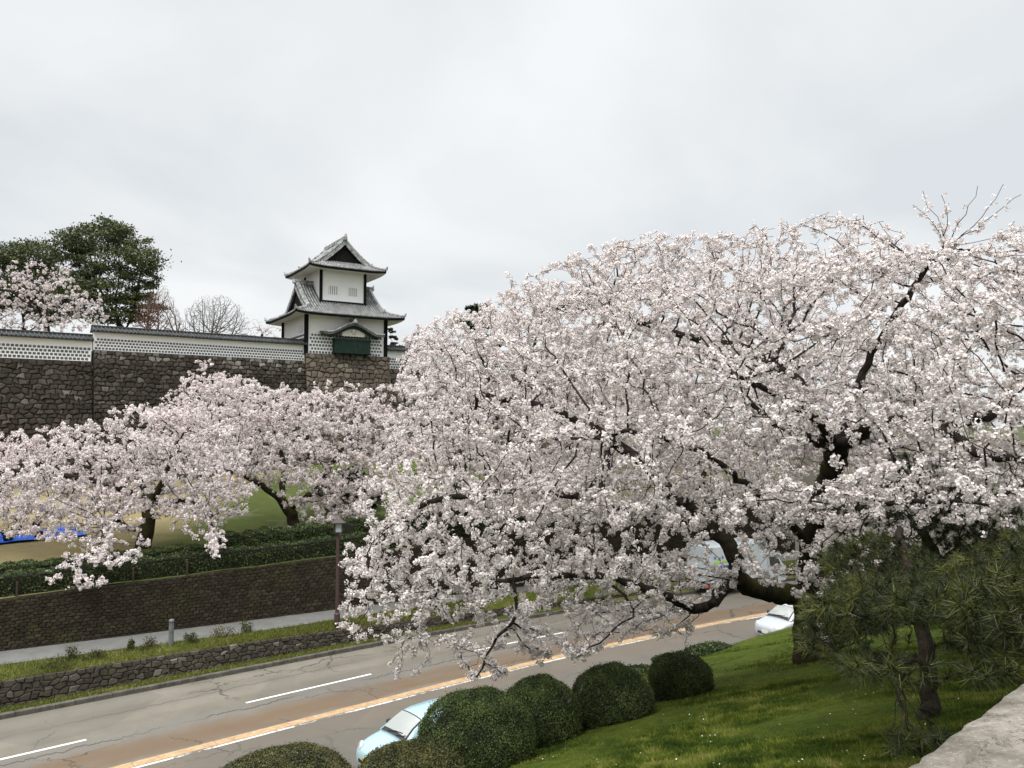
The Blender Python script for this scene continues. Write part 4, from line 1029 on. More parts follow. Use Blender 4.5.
q = P(158, 345, 76); q[2] = 14.9
bare_tree('bare_tree', 'leafless reddish twiggy tree below the right side of the evergreen', q, [(130, 330), (135, 305), (150, 290), (166, 283), (175, 300), (185, 322), (186, 334)], 76, 3., 2800, M['red_twig'], 82, .011, .22)

# pines on the bank, front right: trunk, boughs and tufts of needles
def bank_pine(label, base, pads, limbs, seed, dens, mat):
    r = np.random.default_rng(seed); root = empty('pine_tree', tuple(base), 0, label, 'pine tree')
    att = []
    for (x, y, Y), (rx, ry) in pads:
        k = int(25 + rx * ry * dens); th = r.uniform(0, 6.28, k); q = np.sqrt(r.random(k))
        for a_, b_, dy in zip(x + rx * q * np.cos(th), y + ry * q * np.sin(th), r.normal(0, .5, k)): att.append(P(a_, b_, Y + dy))
    nodes, par, minr = colonize(limbs, np.array(att), .11, 3, .12, 80, r)
    rad = radii(par, minr, .0045, 2.6); wood_mesh('trunk', nodes - base, par, rad, M['pine_bark'], root)
    kids = np.bincount(par[par >= 0], minlength=len(nodes)); tips_ = np.nonzero((kids == 0) | ((r.random(len(nodes)) < .38) & (rad < .016)))[0]
    V = []; C = []
    for t_ in tips_:
        c = nodes[t_] - base; d = unit(nodes[t_] - nodes[par[t_]] + np.array((0, 0, .07))); m = 46
        L = r.uniform(.12, .18); dirs = unit(d * r.uniform(.3, 1.6, (m, 1)) + randdir(m, r)); st = c + d * r.uniform(-.08, .03, (m, 1))
        en = st + dirs * L * r.uniform(.8, 1.15, (m, 1)) - np.array((0, 0, .018)); sd2 = unit(np.cross(dirs, r.normal(size=(m, 3)))) * .0040
        V.append(np.stack([st - sd2, st + sd2, en], 1).reshape(-1, 3)); C.append(np.repeat(np.clip(r.normal(.42, .18, m) + .22 * r.normal(), 0, 1), 3))
    V = np.concatenate(V); raw_mesh('needles', V, np.arange(len(V)).reshape(-1, 3), mat, root, np.concatenate(C).astype(np.float32))
    return root
PB = np.array((*(P(930, 712, 10.)[:2]), 0)); PB[2] = bank_z(sd_of(PB)[1]) - .1
pads = [((850, 604, 8.2), (52, 12)), ((955, 598, 7.8), (56, 14)), ((900, 588, 8.8), (70, 12)), ((1010, 585, 7.6), (50, 18)), ((1045, 560, 9), (50, 30)), ((1005, 640, 7.8), (44, 22)), ((850, 630, 9.), (40, 8)), ((872, 668, 7.4), (30, 12)), ((1000, 610, 7.4), (50, 20)), ((920, 740, 7.4), (34, 8)), ((1060, 640, 7.4), (50, 40)), ((985, 672, 7), (36, 10)), ((905, 618, 8.6), (50, 8)), ((822, 618, 8.8), (22, 10)), ((960, 570, 9.4), (50, 12)), ((818, 640, 9.4), (20, 16)), ((850, 655, 9.2), (34, 14)), ((975, 636, 8.4), (30, 18)), ((1010, 570, 10), (44, 40)), ((875, 560, 11), (60, 26))]
bank_pine('spreading long needled pine on the bank beside the stone parapet', PB, pads,
    [(None, [PB, P(929, 670, 10.0), P(924, 640, 10.1), P(915, 600, 10.3), P(905, 560, 10.8), P(897, 530, 11.2)], .125, .05), ((0, .5), [P(890, 618, 9.6), P(855, 615, 8.6)], .03, .012), ((0, .5), [P(955, 615, 9.), P(990, 612, 7.8)], .03, .012), ((0, .75), [P(960, 585, 9.6), P(1020, 570, 9)], .03, .012), ((0, .75), [P(870, 595, 9.4)], .025, .012), ((0, .25), [P(915, 660, 9.4), P(885, 668, 8.)], .016, .010)], 91, .32, M['needle'])
QB = np.array((*(P(968, 640, 15.)[:2]), 0)); QB[2] = bank_z(sd_of(QB)[1]) - .1
bank_pine('darker pine standing behind the blossoms between the cherry trunk and the front pine', QB,
    [((880, 520, 14.5), (50, 26)), ((930, 500, 15), (56, 34)), ((860, 560, 14.2), (46, 24)), ((930, 545, 14.6), (54, 30)), ((975, 520, 15), (50, 34)), ((885, 590, 14.5), (60, 20)), ((1000, 555, 14), (50, 30)), ((915, 470, 15.5), (34, 18)), ((955, 585, 14), (50, 16))],
    [(None, [QB, P(962, 600, 15), P(940, 560, 15), P(915, 520, 15.), P(910, 480, 15.2)], .15, .05), ((0, .5), [P(870, 560, 14.5)], .04, .02), ((0, .5), [P(960, 545, 14.6)], .04, .02)], 93, .22, M['dark_needle'])

# ------------------------------------------------------------------ clipped shrubs and hedges
def clipped(name, label, cat, loc, shape, n, leaf, mat, seed, group=None, rz=0):
    """shape(th, ph) -> point on the clipped surface; leaves scattered just under and on it"""
    r = np.random.default_rng(seed); root = empty(name, loc, rz, label, cat, group)
    pts, nr = shape(n, r)
    stray = r.random(n) < .02
    pos = pts + nr * (r.normal(-.02, .022, n) + np.where(stray, r.uniform(.02, .07, n), 0))[:, None]; V, F = leaf_quads(pos, leaf, r, .6, nr, 1.1)
    g = np.clip(r.normal(.42, .25, n) + .22 * np.sin(pts[:, 0] * 5 + seed) * np.sin(pts[:, 1] * 6 + pts[:, 2] * 4) + .12 * np.sin(pts[:, 0] * 17) * np.sin(pts[:, 2] * 15 + seed), 0, 1)
    raw_mesh('foliage', V, F, mat, root, np.repeat(g, 4).astype(np.float32)); return root
def dome(rx, ry, h, p=2.6):
    c = .40 * h
    def f(n, r):
        d = randdir(n, r); d[:, 2] = np.where(d[:, 2] < -.75, -d[:, 2], d[:, 2])
        q = (np.abs(d[:, 0]) ** 2.2 + np.abs(d[:, 1]) ** 2.2 + np.abs(d[:, 2]) ** p + 1e-9) ** (-1 / p)
        ph_ = r.uniform(0, 6.28, 4); lump = 1 + .025 * np.sin(d[:, 0] * 4 + ph_[0]) * np.sin(d[:, 1] * 3.4 + ph_[1]) + .018 * np.sin(d[:, 1] * 9 + ph_[2]) * np.sin(d[:, 2] * 7 + ph_[3]) + .03 * np.sin(d[:, 0] * 5 + 1) * np.sin(d[:, 1] * 4) + .02 * np.sin(d[:, 0] * 11) * np.sin(d[:, 2] * 9)
        s_ = d * (q * lump)[:, None]; k = np.array((rx, ry, h - c)) * np.ones((n, 1)); k[d[:, 2] < 0, 2] = c * 1.35
        pt = s_ * k; pt[:, 2] += c; pt[:, 2] = np.maximum(pt[:, 2], -.3)
        nr = unit(s_ / k); return pt, nr
    return f
def core_dome(root, rx, ry, h, mat):
    b = MB(); rows = []
    for i in range(9):
        a_ = math.pi / 2 * i / 8; rows.append([(.9 * rx * math.cos(a_) ** .7 * math.cos(t_), .9 * ry * math.cos(a_) ** .7 * math.sin(t_), -.3 + (.92 * h + .3) * math.sin(a_) ** .8) for t_ in np.linspace(0, 2 * math.pi, 25)])
    b.grid(rows); b.build('dark_core', mat, root)
M['core'] = noisy('core', (.006, .008, .004), (.02, .022, .012), 20, .95)  # near-black shell behind the leaves, standing in for the shade inside the foliage
shr = [ # px, top py, base Y, half width px, label, brown
    (282, 757, 13.0, 76, 'brownish clipped dome shrub cut by the bottom edge, left of the blue car', 'box_leaf_brown'),
    (412, 748, 12.9, 53, 'low brownish clipped dome shrub in front of the blue car', 'box_leaf_brown'),
    (478, 693, 14.2, 56, 'largest dark green clipped dome shrub, hiding the back of the blue car', 'box_leaf'),
    (540, 679, 15.5, 39, 'dark green clipped dome shrub between the largest dome and the third one along', 'box_leaf'),
    (612, 667, 16.2, 40, 'broad dark green clipped shrub, next to last of the row on the bank', 'box_leaf'),
    (680, 655, 18.0, 30, 'small flat topped clipped shrub at the far end of the row', 'box_leaf')]
for i, (px, py, Y, hw, lab, mt) in enumerate(shr):
    top = P(px, py, Y); rx = hw * Y / FPX; s_, d_ = sd_of(top); zb_ = bank_z(d_, s_); h = top[2] - zb_
    o = clipped('clipped_shrub', lab, 'clipped shrub', (top[0], top[1], zb_), dome(rx, rx * .95, h, 2.15 if i < 5 else 2.8), 64000 if i < 3 else 42000, .030, M[mt], 100 + i, 'clipped dome shrubs along the bank')
    core_dome(o, rx, rx * .95, h, M['core'])
# clipped hedge strip along the top of the dark wall
def hedge_shape(s0, s1, w, h, dfn, zfn, loc):
    def f(n, r):
        s = r.uniform(s0, s1, n); q = r.uniform(0, 1, n); L = 2 * h + w; a_ = q * L
        y = np.where(a_ < h, 0, np.where(a_ < h + w, a_ - h, w)); z = np.where(a_ < h, a_, np.where(a_ < h + w, h, h - (a_ - h - w)))
        ny = np.where(a_ < h, -1., np.where(a_ < h + w, 0., 1.)); nz = np.where((a_ >= h) & (a_ < h + w), 1., 0.)
        y = y + np.where((z > h - .15) & (ny < 0), .12, 0); wv = .05 * np.sin(s * 3.1) + .04 * np.sin(s * 7.7 + 1)
        pt = np.array([[*SD(a, dfn(a) + b_), zfn(a)] for a, b_ in zip(s, y)]); pt[:, 2] += z * (1 + wv)
        nr = np.stack([RN[0] * ny, RN[1] * ny, nz], 1); return pt - np.array(loc), unit(nr + 1e-6)
    return f
def hedge(label, s0, s1, w, h, doff, n, seed, zo=0.):
    dfn = lambda s: wall_d(s) + doff; zf = lambda s: lawn_z(s, dfn(s)) + zo; loc = (*SD((s0 + s1) / 2, dfn((s0 + s1) / 2)), zf((s0 + s1) / 2))
    o = clipped('hedge', label, 'hedge', loc, hedge_shape(s0, s1, w, h, dfn, zf, loc), n, .085, M['hedge_leaf'], seed, 'clipped hedges above the dark wall')
    b = MB(); rows = []
    for s in np.linspace(s0, s1, 30):
        rows.append([np.array((*SD(s, dfn(s) + y), zf(s) + z)) - np.array(loc) for y, z in ((.1, -.2), (.1, h * .86), (w - .1, h * .9), (w - .1, -.2))])
    b.grid(rows); b.add(rows[0], [(0, 1, 2, 3)]); b.add(rows[-1], [(3, 2, 1, 0)]); b.build('dark_core', M['core'], o); return o
hedge('long low clipped hedge running along the top of the dark stone wall', -30, 60, 1.1, .85, .42, 80000, 111)
hedge('raised clipped hedge block behind the low hedge, right of the forked trunk', 12.6, 18.2, 1.4, 1.3, 1.4, 15000, 112)
hedge('raised clipped hedge block behind the low hedge, nearest the street lamp', 18.7, 25.5, 1.4, 1.35, 1.4, 18000, 113)
hedge('raised clipped hedge block behind the low hedge, under the forked trunk', 3., 12.1, 1.1, .9, 1.6, 15000, 114)
# evergreen mounds behind
for i, (px, py, Y, rx, rz, lab) in enumerate([(350, 486, 50, 26, 18, 'dark rounded evergreen bush below the leaning cherry tree')]):
    leafy_tree('evergreen_bush', lab, 'bush', (P(px, py, Y)[0], Y, lawn_z(*sd_of(P(px, py, Y)))), [lobe(px, py, Y, rx, rz), lobe(px + 18, py + 8, Y, rx * .7, rz * .8), lobe(px - 16, py + 8, Y, rx * .6, rz * .7)], .28, 6000, M['dark_leaf'], 121 + i, .2, M['bark'])
# little iron posts in the hedge
for i, px in enumerate((10, 63, 115, 163)):
    yb = (586, 578, 572, 566)[i]; s_ = 0.
    q = G(px, yb, 3.2); s_, _ = sd_of(q); p2 = SD(s_, wall_d(s_) + .36)
    b = MB(); z0 = wall_z(s_); b.tube([(0, 0, -.1), (0, 0, .55)], .045, 8); b.lathe([(.045, .55), (.04, .58), (.02, .60)], n=8)
    tag(b.build('fence_post', M['rust_iron'], loc=(p2[0], p2[1], z0)), ['rusty iron post in the hedge nearest the left edge', 'rusty iron post in the hedge, second from the left edge', 'rusty iron post in the hedge under the drooping blossoms', 'rusty iron post in the hedge nearest the forked trunk'][i], 'post', 'iron posts in the hedge')

# weeds and small plants on the verge
def tuft_plant(label, px, py, w, h, seed, mat='weed_leaf', cat='plant', n=420):
    r = np.random.default_rng(seed); q = G(px, py, 1.08); s_, d_ = sd_of(q); z = low_z(s_) + (walk_z(s_) - low_z(s_)) * np.clip((d_ - low_d(s_)) / 2.2, 0, 1)
    root = empty('verge_plant', (q[0], q[1], z), 0, label, cat, 'little plants on the grass verge')
    b = MB()
    for k in range(7):
        a_ = r.uniform(0, 6.28); e = np.array((math.cos(a_) * w * .7, math.sin(a_) * w * .7, h * r.uniform(.6, 1))); b.tube([(0, 0, -.03), e * .5 + (0, 0, .1 * h), e], [.012, .008, .004], 4)
    b.build('stem', M['rust_iron'], root)
    c = randdir(9, r); c[:, 2] = np.abs(c[:, 2]); c = c * np.array((w, w, h)) * .8; pos = c[r.integers(0, 9, n)] + r.normal(size=(n, 3)) * np.array((w, w, h)) * .22; pos[:, 2] = np.abs(pos[:, 2])
    V, F = leaf_quads(pos, .075, r, .5); raw_mesh('foliage', V, F, M[mat], root, np.repeat(r.random(n), 4).astype(np.float32))
for i, a_ in enumerate([(54, 668, .55, .35, 'sprawling olive weed clump nearest the left edge of the verge'), (70, 660, .28, .5, 'upright olive weed just left of the middle verge clump'), (94, 658, .4, .3, 'low spreading weed clump on the verge right of the upright weed'), (149, 648, .35, .45, 'brownish little shrub just left of the grey bollard'), (189, 642, .32, .4, 'brownish little shrub just right of the grey bollard'), (224, 637, .6, .5, 'widest dark shrub on the verge right of the bollard'), (246, 632, .3, .5, 'small reddish shrub beside the widest verge shrub'), (131, 650, .15, .4, 'thin single weed on the verge left of the bollard shrubs')]):
    tuft_plant(a_[4], a_[0], a_[1], a_[2], a_[3], 131 + i, 'box_leaf_brown' if i in (5,) else 'weed_leaf')

# grass blades
def blades(name, pts, h, w, mat, seed, val=None):
    r = np.random.default_rng(seed); n = len(pts); a_ = r.uniform(0, 6.28, n); hh = h * r.uniform(.5, 1.3, n)
    sx = np.stack([np.cos(a_), np.sin(a_), np.zeros(n)], 1) * w; ln = r.normal(0, .45, (n, 3)) * hh[:, None]; ln[:, 2] = hh
    V = np.stack([pts - sx, pts + sx, pts + ln], 1).reshape(-1, 3); g = np.clip(r.normal(.45, .22, n) if val is None else val + r.normal(0, .15, n), 0, 1)
    return tag(raw_mesh(name, V, np.arange(3 * n).reshape(n, 3), M[mat], None, np.repeat(g, 3).astype(np.float32)), kind='stuff')
r = np.random.default_rng(140); n = 250000
x = r.uniform(440, 1030, n * 2); y = 768 - (768 - 612) * r.random(n * 2) ** 1.2
u = (x - 512) / FPX; w = (384 - y) / FPX; dx, dy, dz = u, cP - w * sP, sP + w * cP; dn = dx * RN[0] + dy * RN[1]
tt = (bank_z(0) - CAMZ) / (dz + .35 * dn); ok = (tt > 4) & (tt < 60) & (tt * dn < 18.2) & (tt * dn > 0)
pts = np.stack([dx * tt, dy * tt, CAMZ + dz * tt - .03], 1)[ok][:n]
qs = pts[:, :2] @ RV; qd = pts[:, :2] @ RN; f3 = lambda v: np.clip(v, 0, 1) ** 2 * (3 - 2 * np.clip(v, 0, 1)); pts[:, 2] -= .6 * f3((qd - 12) / 6) * (1 - f3((qs - 14.5) / 7))
val = np.full(len(pts), .44)
for k in range(26):
    wl = 10 ** r.uniform(-.75, .45); an = r.uniform(0, 6.28); kk = 6.283 / wl
    val += .072 * wl ** .15 * np.sin(kk * (pts[:, 0] * math.cos(an) + pts[:, 1] * math.sin(an)) + r.uniform(0, 6.28) + 1.5 * np.sin(kk * .31 * (pts[:, 0] * math.sin(an + 1) + pts[:, 1] * math.cos(an + 2))))
val += np.where(r.random(len(pts)) < .02, .5, 0)
pts_bank = pts
tag(blades('bank_grass', pts, .058, .012, 'grass_blade', 141, val), 'short mossy grass covering the near bank', 'grass')
pts = []
for k in range(26000):
    s_ = r.uniform(-3, 24); f = r.random()
    if r.random() < .3: d_ = kerb_d(s_) + .2 + f * .5; z = .14
    else: d_ = low_d(s_) + .2 + (walk_near(s_) - low_d(s_) - .2) * f; z = low_z(s_) + (walk_z(s_) - low_z(s_)) * f - .03
    pts.append((*SD(s_, d_), z))
tag(blades('verge_grass', np.array(pts), .14, .014, 'dry_blade', 142), 'patchy half dry grass on the far road verges', 'grass')

n = 170; k = r.integers(0, 100000, n); pp = pts_bank[k % len(pts_bank)] + np.array((0, 0, .09)) + r.normal(0, .02, (n, 3))
V, F = leaf_quads(pp, .022, r, .8, np.array((0, 0, 1.)) * np.ones((n, 1)), .5); cc = np.ones((len(V), 3), np.float32)
tag(raw_mesh('fallen_petals', V, F, M['petal'], None, cc), 'white petals scattered over the mossy bank', 'petals', kind='stuff')
# low plants along the edge of the bank above the road
for i, (px, py) in enumerate([(642, 660), (706, 648), (722, 641), (742, 634)]):
    q = P(px, py, 26.5 if i < 2 else 28.); s_, _ = sd_of(q); d_ = near_edge(s_) - .5; p2 = SD(s_, d_); z = bank_z(min(d_, 18.3), s_)
    o = clipped('edge_plant', ['low dark plant at the bank edge beside the last clipped shrub', 'low dark plant at the bank edge right of the last clipped shrub', 'low dark plant at the bank edge midway to the white car', 'low dark plant at the bank edge nearest the white car'][i], 'plant', (p2[0], p2[1], z - .05), dome(.75, .5, .32, 2.), 2500, .08, M['box_leaf'], 150 + i, 'low plants along the bank edge')

# ------------------------------------------------------------------ vehicles
def loft(b, secs, m=0, capa=True):
    n = len(secs[0]); v = [p for s in secs for p in s]; f = []
    for i in range(len(secs) - 1):
        for k in range(n): f.append((i * n + k, i * n + (k + 1) % n, (i + 1) * n + (k + 1) % n, (i + 1) * n + k))
    if capa: f.append(tuple(range(n - 1, -1, -1))); f.append(tuple((len(secs) - 1) * n + k for k in range(n)))
    b.add(v, f, m)
def car(label, loc, rz, paint, plate):
    root = empty('car', loc, rz, label, 'car')
    ST = [(1.86, .30, .56, .50), (1.82, .22, .66, .66), (1.70, .20, .76, .75), (1.45, .19, .86, .79), (1.15, .19, .93, .81), (.85, .19, .98, .82), (.3, .19, .99, .82), (-.6, .19, .99, .82), (-1.4, .20, .98, .81), (-1.72, .24, .95, .76), (-1.82, .34, .88, .68)]
    def sec(x, zb_, zt, hw):
        h = [(0, zb_), (hw * .86, zb_), (hw * .97, zb_ + .1), (hw, zb_ + (zt - zb_) * .5), (hw * .97, zt - .10), (hw * .90, zt - .02), (hw * .55, zt + .02), (0, zt + .03)]
        return [(x, y, z) for y, z in h] + [(x, -y, z) for y, z in h[-2:0:-1]]
    b = MB(); loft(b, [sec(*s) for s in ST]); body = b.build('body', paint, root, smooth=True)
    md = body.modifiers.new('sub', 'SUBSURF'); md.levels = 1; md.render_levels = 2
    # cabin shell: x, belt half width, roof half width, roof z
    CB = [(.98, .70, .68, 1.00), (.62, .72, .62, 1.26), (.30, .73, .59, 1.42), (.05, .73, .585, 1.475), (-.6, .73, .585, 1.50), (-1.2, .72, .57, 1.47), (-1.5, .70, .55, 1.38), (-1.78, .66, .56, 1.0)]
    def cs(x, bw, rw, rz_):
        h = [(bw, .93), (bw * .5 + rw * .5 + .02, (rz_ + .95) / 2), (rw, rz_ - .05), (rw * .86, rz_), (rw * .4, rz_ + .025), (0, rz_ + .03)]
        return [(x, y, z) for y, z in h] + [(x, -y, z) for y, z in h[-2::-1]]
    b = MB(); loft(b, [cs(*c) for c in CB]); cab = b.build('cabin', paint, root, smooth=True)
    # windscreen: follows the shell, a little proud of it
    def scr(x, q, o=.014):
        k = np.array([np.interp(-x, [-c[0] for c in CB], [c[m_] for c in CB]) for m_ in range(1, 4)]); rw, rz_ = k[1], k[2]; a_ = abs(q)
        y = q * rw * .90; z = np.interp(abs(y), [0, rw * .4, rw * .86, rw], [rz_ + .03, rz_ + .025, rz_, rz_ - .05])
        return (x + o * .62, y, z + o * .78)
    b = MB(); b.grid([[scr(x, q, .020) for q in np.linspace(-.95, .95, 13)] for x in (.90, .8, .7, .62, .5, .4, .34)]); b.build('windscreen', M['screen'], root, smooth=True)
    b = MB(); b.grid([[scr(x, q, .010) for q in np.linspace(-1.02, 1.02, 13)] for x in (1.0, .93, .8, .62, .5, .4, .305)]); b.build('screen_frame', M['black_trim'], root)
    for y0 in (-.28, .18):
        b = MB(); b.tube([scr(.97, y0 / .62, .03), scr(.90, (y0 + .3) / .62, .035), scr(.86, min(.9, (y0 + .65) / .62), .035)], .012, 5); b.build('wiper', M['black_trim'], root)
    for sgn in (-1, 1):
        for (xa, xb, ta, tb_) in ((.62, -.28, .30, .04), (-.36, -1.25, -.36, -1.18)):
            b = MB(); y0, y1 = sgn * .742, sgn * .612
            b.add([(xa, y0, .99), (xb, y0, .99), (tb_, y1, 1.39), (ta, y1, 1.39 if ta < .2 else 1.33)], [(0, 1, 2, 3) if sgn > 0 else (3, 2, 1, 0)]); b.build('side_window', M['side_glass'], root)
        b = MB(); b.bbox((.52, sgn * .84 - .09, .98), (.66, sgn * .84 + .09, 1.12), .03); mm = b.build('mirror', M['black_trim'], root)
        b = MB(); b.tube([(.6, sgn * .70, .99), (.6, sgn * .8, 1.02)], .02, 6); b.build('mirror_arm', M['black_trim'], mm)
        b = MB(); b.lathe([(.02, 0), (.13, .01), (.15, .05), (.13, .09)], n=12); hl = b.build('headlight', M['lamp_lens'], root, smooth=True); hl.location = (1.66, sgn * .56, .69); hl.rotation_euler = (0, R(62), sgn * R(22)); hl.scale = (1, 1.25, 1)
        for x in (1.15, -1.12):
            b = MB(); b.tube([(0, -.09, 0), (0, .09, 0)], .29, 20); wh = b.build('wheel', M['rubber'], root); wh.location = (x, sgn * .74, .29)
            b = MB(); b.tube([(0, sgn * .085, 0), (0, sgn * .10, 0)], .19, 14); b.build('rim', M['rim'], wh)
        b = MB(); b.bbox((-1.84, sgn * .62 - .06, .6), (-1.74, sgn * .62 + .06, .95), .02); b.build('tail_lamp', M['red_lens'], root)
    b = MB(); b.bbox((1.80, -.44, .34), (1.868, .44, .46), .02); b.build('grille', M['black_trim'], root)
    b = MB(); b.box((1.868, -.165, .40), (1.885, .165, .565)); b.build('number_plate', plate, root)
    b = MB(); b.tube([(-1.2, 0, 1.49), (-1.35, 0, 1.75)], [.012, .005], 5); b.build('aerial', M['black_trim'], root)
    return root
fr = G(357, 766, .45); s0, d0 = sd_of(fr)
road_h = math.atan2(-RV[1], -RV[0])
c2_ = SD(12.7, 19.85)
car('light blue hatchback driving towards us in the near lane beside the dome shrubs', (c2_[0], c2_[1], 0.003), road_h + R(1), M['blue_paint'], M['plate_yellow'])
wf = G(752, 631, .75); s1, d1 = sd_of(wf); print('white car front', s1, d1, 'blue', s0, d0)
c3_ = SD(s1 + 3.1, d1 - .1)
car('white hatchback half hidden by the bank edge, below the mossy cherry limb', (c3_[0], c3_[1], 0.003), road_h - R(8), M['white_car_paint'], M['plate_white'])
# box truck on the far side, beyond the mossy limb
tr = G(735, 586, 0.3); s2, d2 = sd_of(tr); print('truck', s2, d2)
dirt = SD(s2 + 1, centre(s2 + 1)) - SD(s2 - 1, centre(s2 - 1)); ta = math.atan2(dirt[1], dirt[0])
truck = empty('box_truck', (*SD(s2, centre(s2) + 4.9), .003), ta, 'pale box truck with green stripe in the far lane, behind the cherry limbs', 'truck')
b = MB(); b.bbox((-2.9, -1.0, .85), (1.75, 1.0, 2.95), .05); cargo = b.build('cargo_box', M['truck_white'], truck)
b = MB(); b.box((-2.6, -1.012, 1.98), (-.3, -1.002, 2.10)); b.build('stripe', M['stripe_green'], cargo)
b = MB(); rr = random.Random(5)
for z0, x0, x1 in ((2.24, -2.6, -.5), (1.70, -2.6, -.35)):
    x = x0
    while x < x1:
        w_ = rr.uniform(.12, .26); b.box((x, -1.012, z0), (x + w_, -1.003, z0 + .045)); b.box((x, -1.012, z0 + .09), (x + w_ * .8, -1.003, z0 + .135)); b.box((x + w_ * .4, -1.012, z0 + .045), (x + w_ * .4 + .035, -1.003, z0 + .09)); x += w_ + rr.choice((.06, .06, .4))
b.build('blue_mark', M['mark_blue'], cargo)
b = MB(); b.bbox((-2.9, -.5, .55), (3.1, .5, .84), .03); b.build('chassis', M['black_trim'], truck)
b = MB(); loft(b, [[(x, y, z) for y, z in ((-.92, .5), (.92, .5), (.95, 1.4), (.85, zt), (-.85, zt), (-.95, 1.4))] for x, zt in ((1.85, 2.15), (2.6, 2.15), (3.15, 1.45), (3.3, 1.2))]); cabn = b.build('cab', M['truck_white'], truck)
b = MB(); b.add([(2.66, -.78, 2.08), (2.66, .78, 2.08), (3.17, .84, 1.47), (3.17, -.84, 1.47)], [(0, 3, 2, 1)]); o = b.build('windscreen', M['glass'], truck); o.location = (.03, 0, .03)
b = MB(); b.add([(1.95, -.90, 2.0), (2.6, -.90, 2.0), (2.95, -.965, 1.42), (1.95, -.965, 1.42)], [(0, 3, 2, 1)]); b.build('side_window', M['side_glass'], truck)
for x in (-1.9, 2.3):
    for sgn in (-1, 1):
        b = MB(); b.tube([(0, -.12, 0), (0, .12, 0)], .38, 20); wh = b.build('wheel', M['rubber'], truck); wh.location = (x, sgn * .82, .38)
        b = MB(); b.tube([(0, sgn * .115, 0), (0, sgn * .13, 0)], .22, 14); b.build('rim', M['rim'], wh)
for sgn in (-1, 1):
    b = MB(); b.bbox((-2.98, sgn * .8 - .15, .62), (-2.9, sgn * .8 + .15, .78), .015); b.build('tail_lamp', M['red_lens'], truck)

# ------------------------------------------------------------------ street furniture
q = G(171, 644.5, 1.1)
bol = empty('bollard', tuple(q), 0, 'grey round bollard on the grass verge beside the pavement', 'bollard')
b = MB(); b.lathe([(.11, -.1), (.10, .05), (.095, .85), (.10, .86)], n=16); b.build('post', M['bollard'], bol, smooth=False)
b = MB(); b.lathe([(.075, .86), (.075, .90), (.105, .91), (.105, .97), (.06, 1.01), (.01, 1.02)], n=16); b.build('cap', M['bollard'], bol)
q = G(337, 625, .95)
lamp = empty('street_lamp', tuple(q), R(20), 'brown street lamp post with square lantern between the cherry trees', 'street lamp')
Hh = 4.1
b = MB(); b.lathe([(.13, 0), (.13, .5), (.085, .56), (.075, Hh), (.03, Hh + .02)], n=14); b.build('post', M['lamp_brown'], lamp)
b = MB(); b.bbox((-.17, -.17, Hh), (.17, .17, Hh + .06), .02); fr_ = b.build('lantern_frame', M['lamp_brown'], lamp)
for x in (-.16, .16):
    for y in (-.16, .16):
        b = MB(); b.box((x - .02, y - .02, Hh + .05), (x + .02, y + .02, Hh + .5)); b.build('lantern_bar', M['lamp_brown'], fr_)
b = MB(); b.bbox((-.14, -.14, Hh + .06), (.14, .14, Hh + .5), .02); b.build('lantern_glass', M['lamp_glass'], lamp)
b = MB(); b.box((-.30, -.30, Hh + .50), (.30, .30, Hh + .66), tp=.22); b.box((-.30, -.30, Hh + .46), (.30, .30, Hh + .50)); b.build('lantern_roof', M['lamp_cap'], lamp)

# pale wall far beyond the pine, right
wallr = [P(880, 515, 46), P(1090, 515, 40)]
root = empty('concrete_wall', (wallr[0][0], wallr[0][1], 0), math.atan2(wallr[1][1] - wallr[0][1], wallr[1][0] - wallr[0][0]), 'pale weathered concrete wall seen through the blossoms behind the pine', 'wall')
L = float(np.linalg.norm((wallr[1] - wallr[0])[:2])) + 12
b = MB(); b.bbox((-5, 0, 0), (L, .5, 8.2), .05); b.build('wall', M['grey_wall'], root)
b = MB(); b.bbox((-5.1, -.08, 8.2), (L + .1, .58, 8.4), .03); b.build('coping', M['grey_wall'], root)

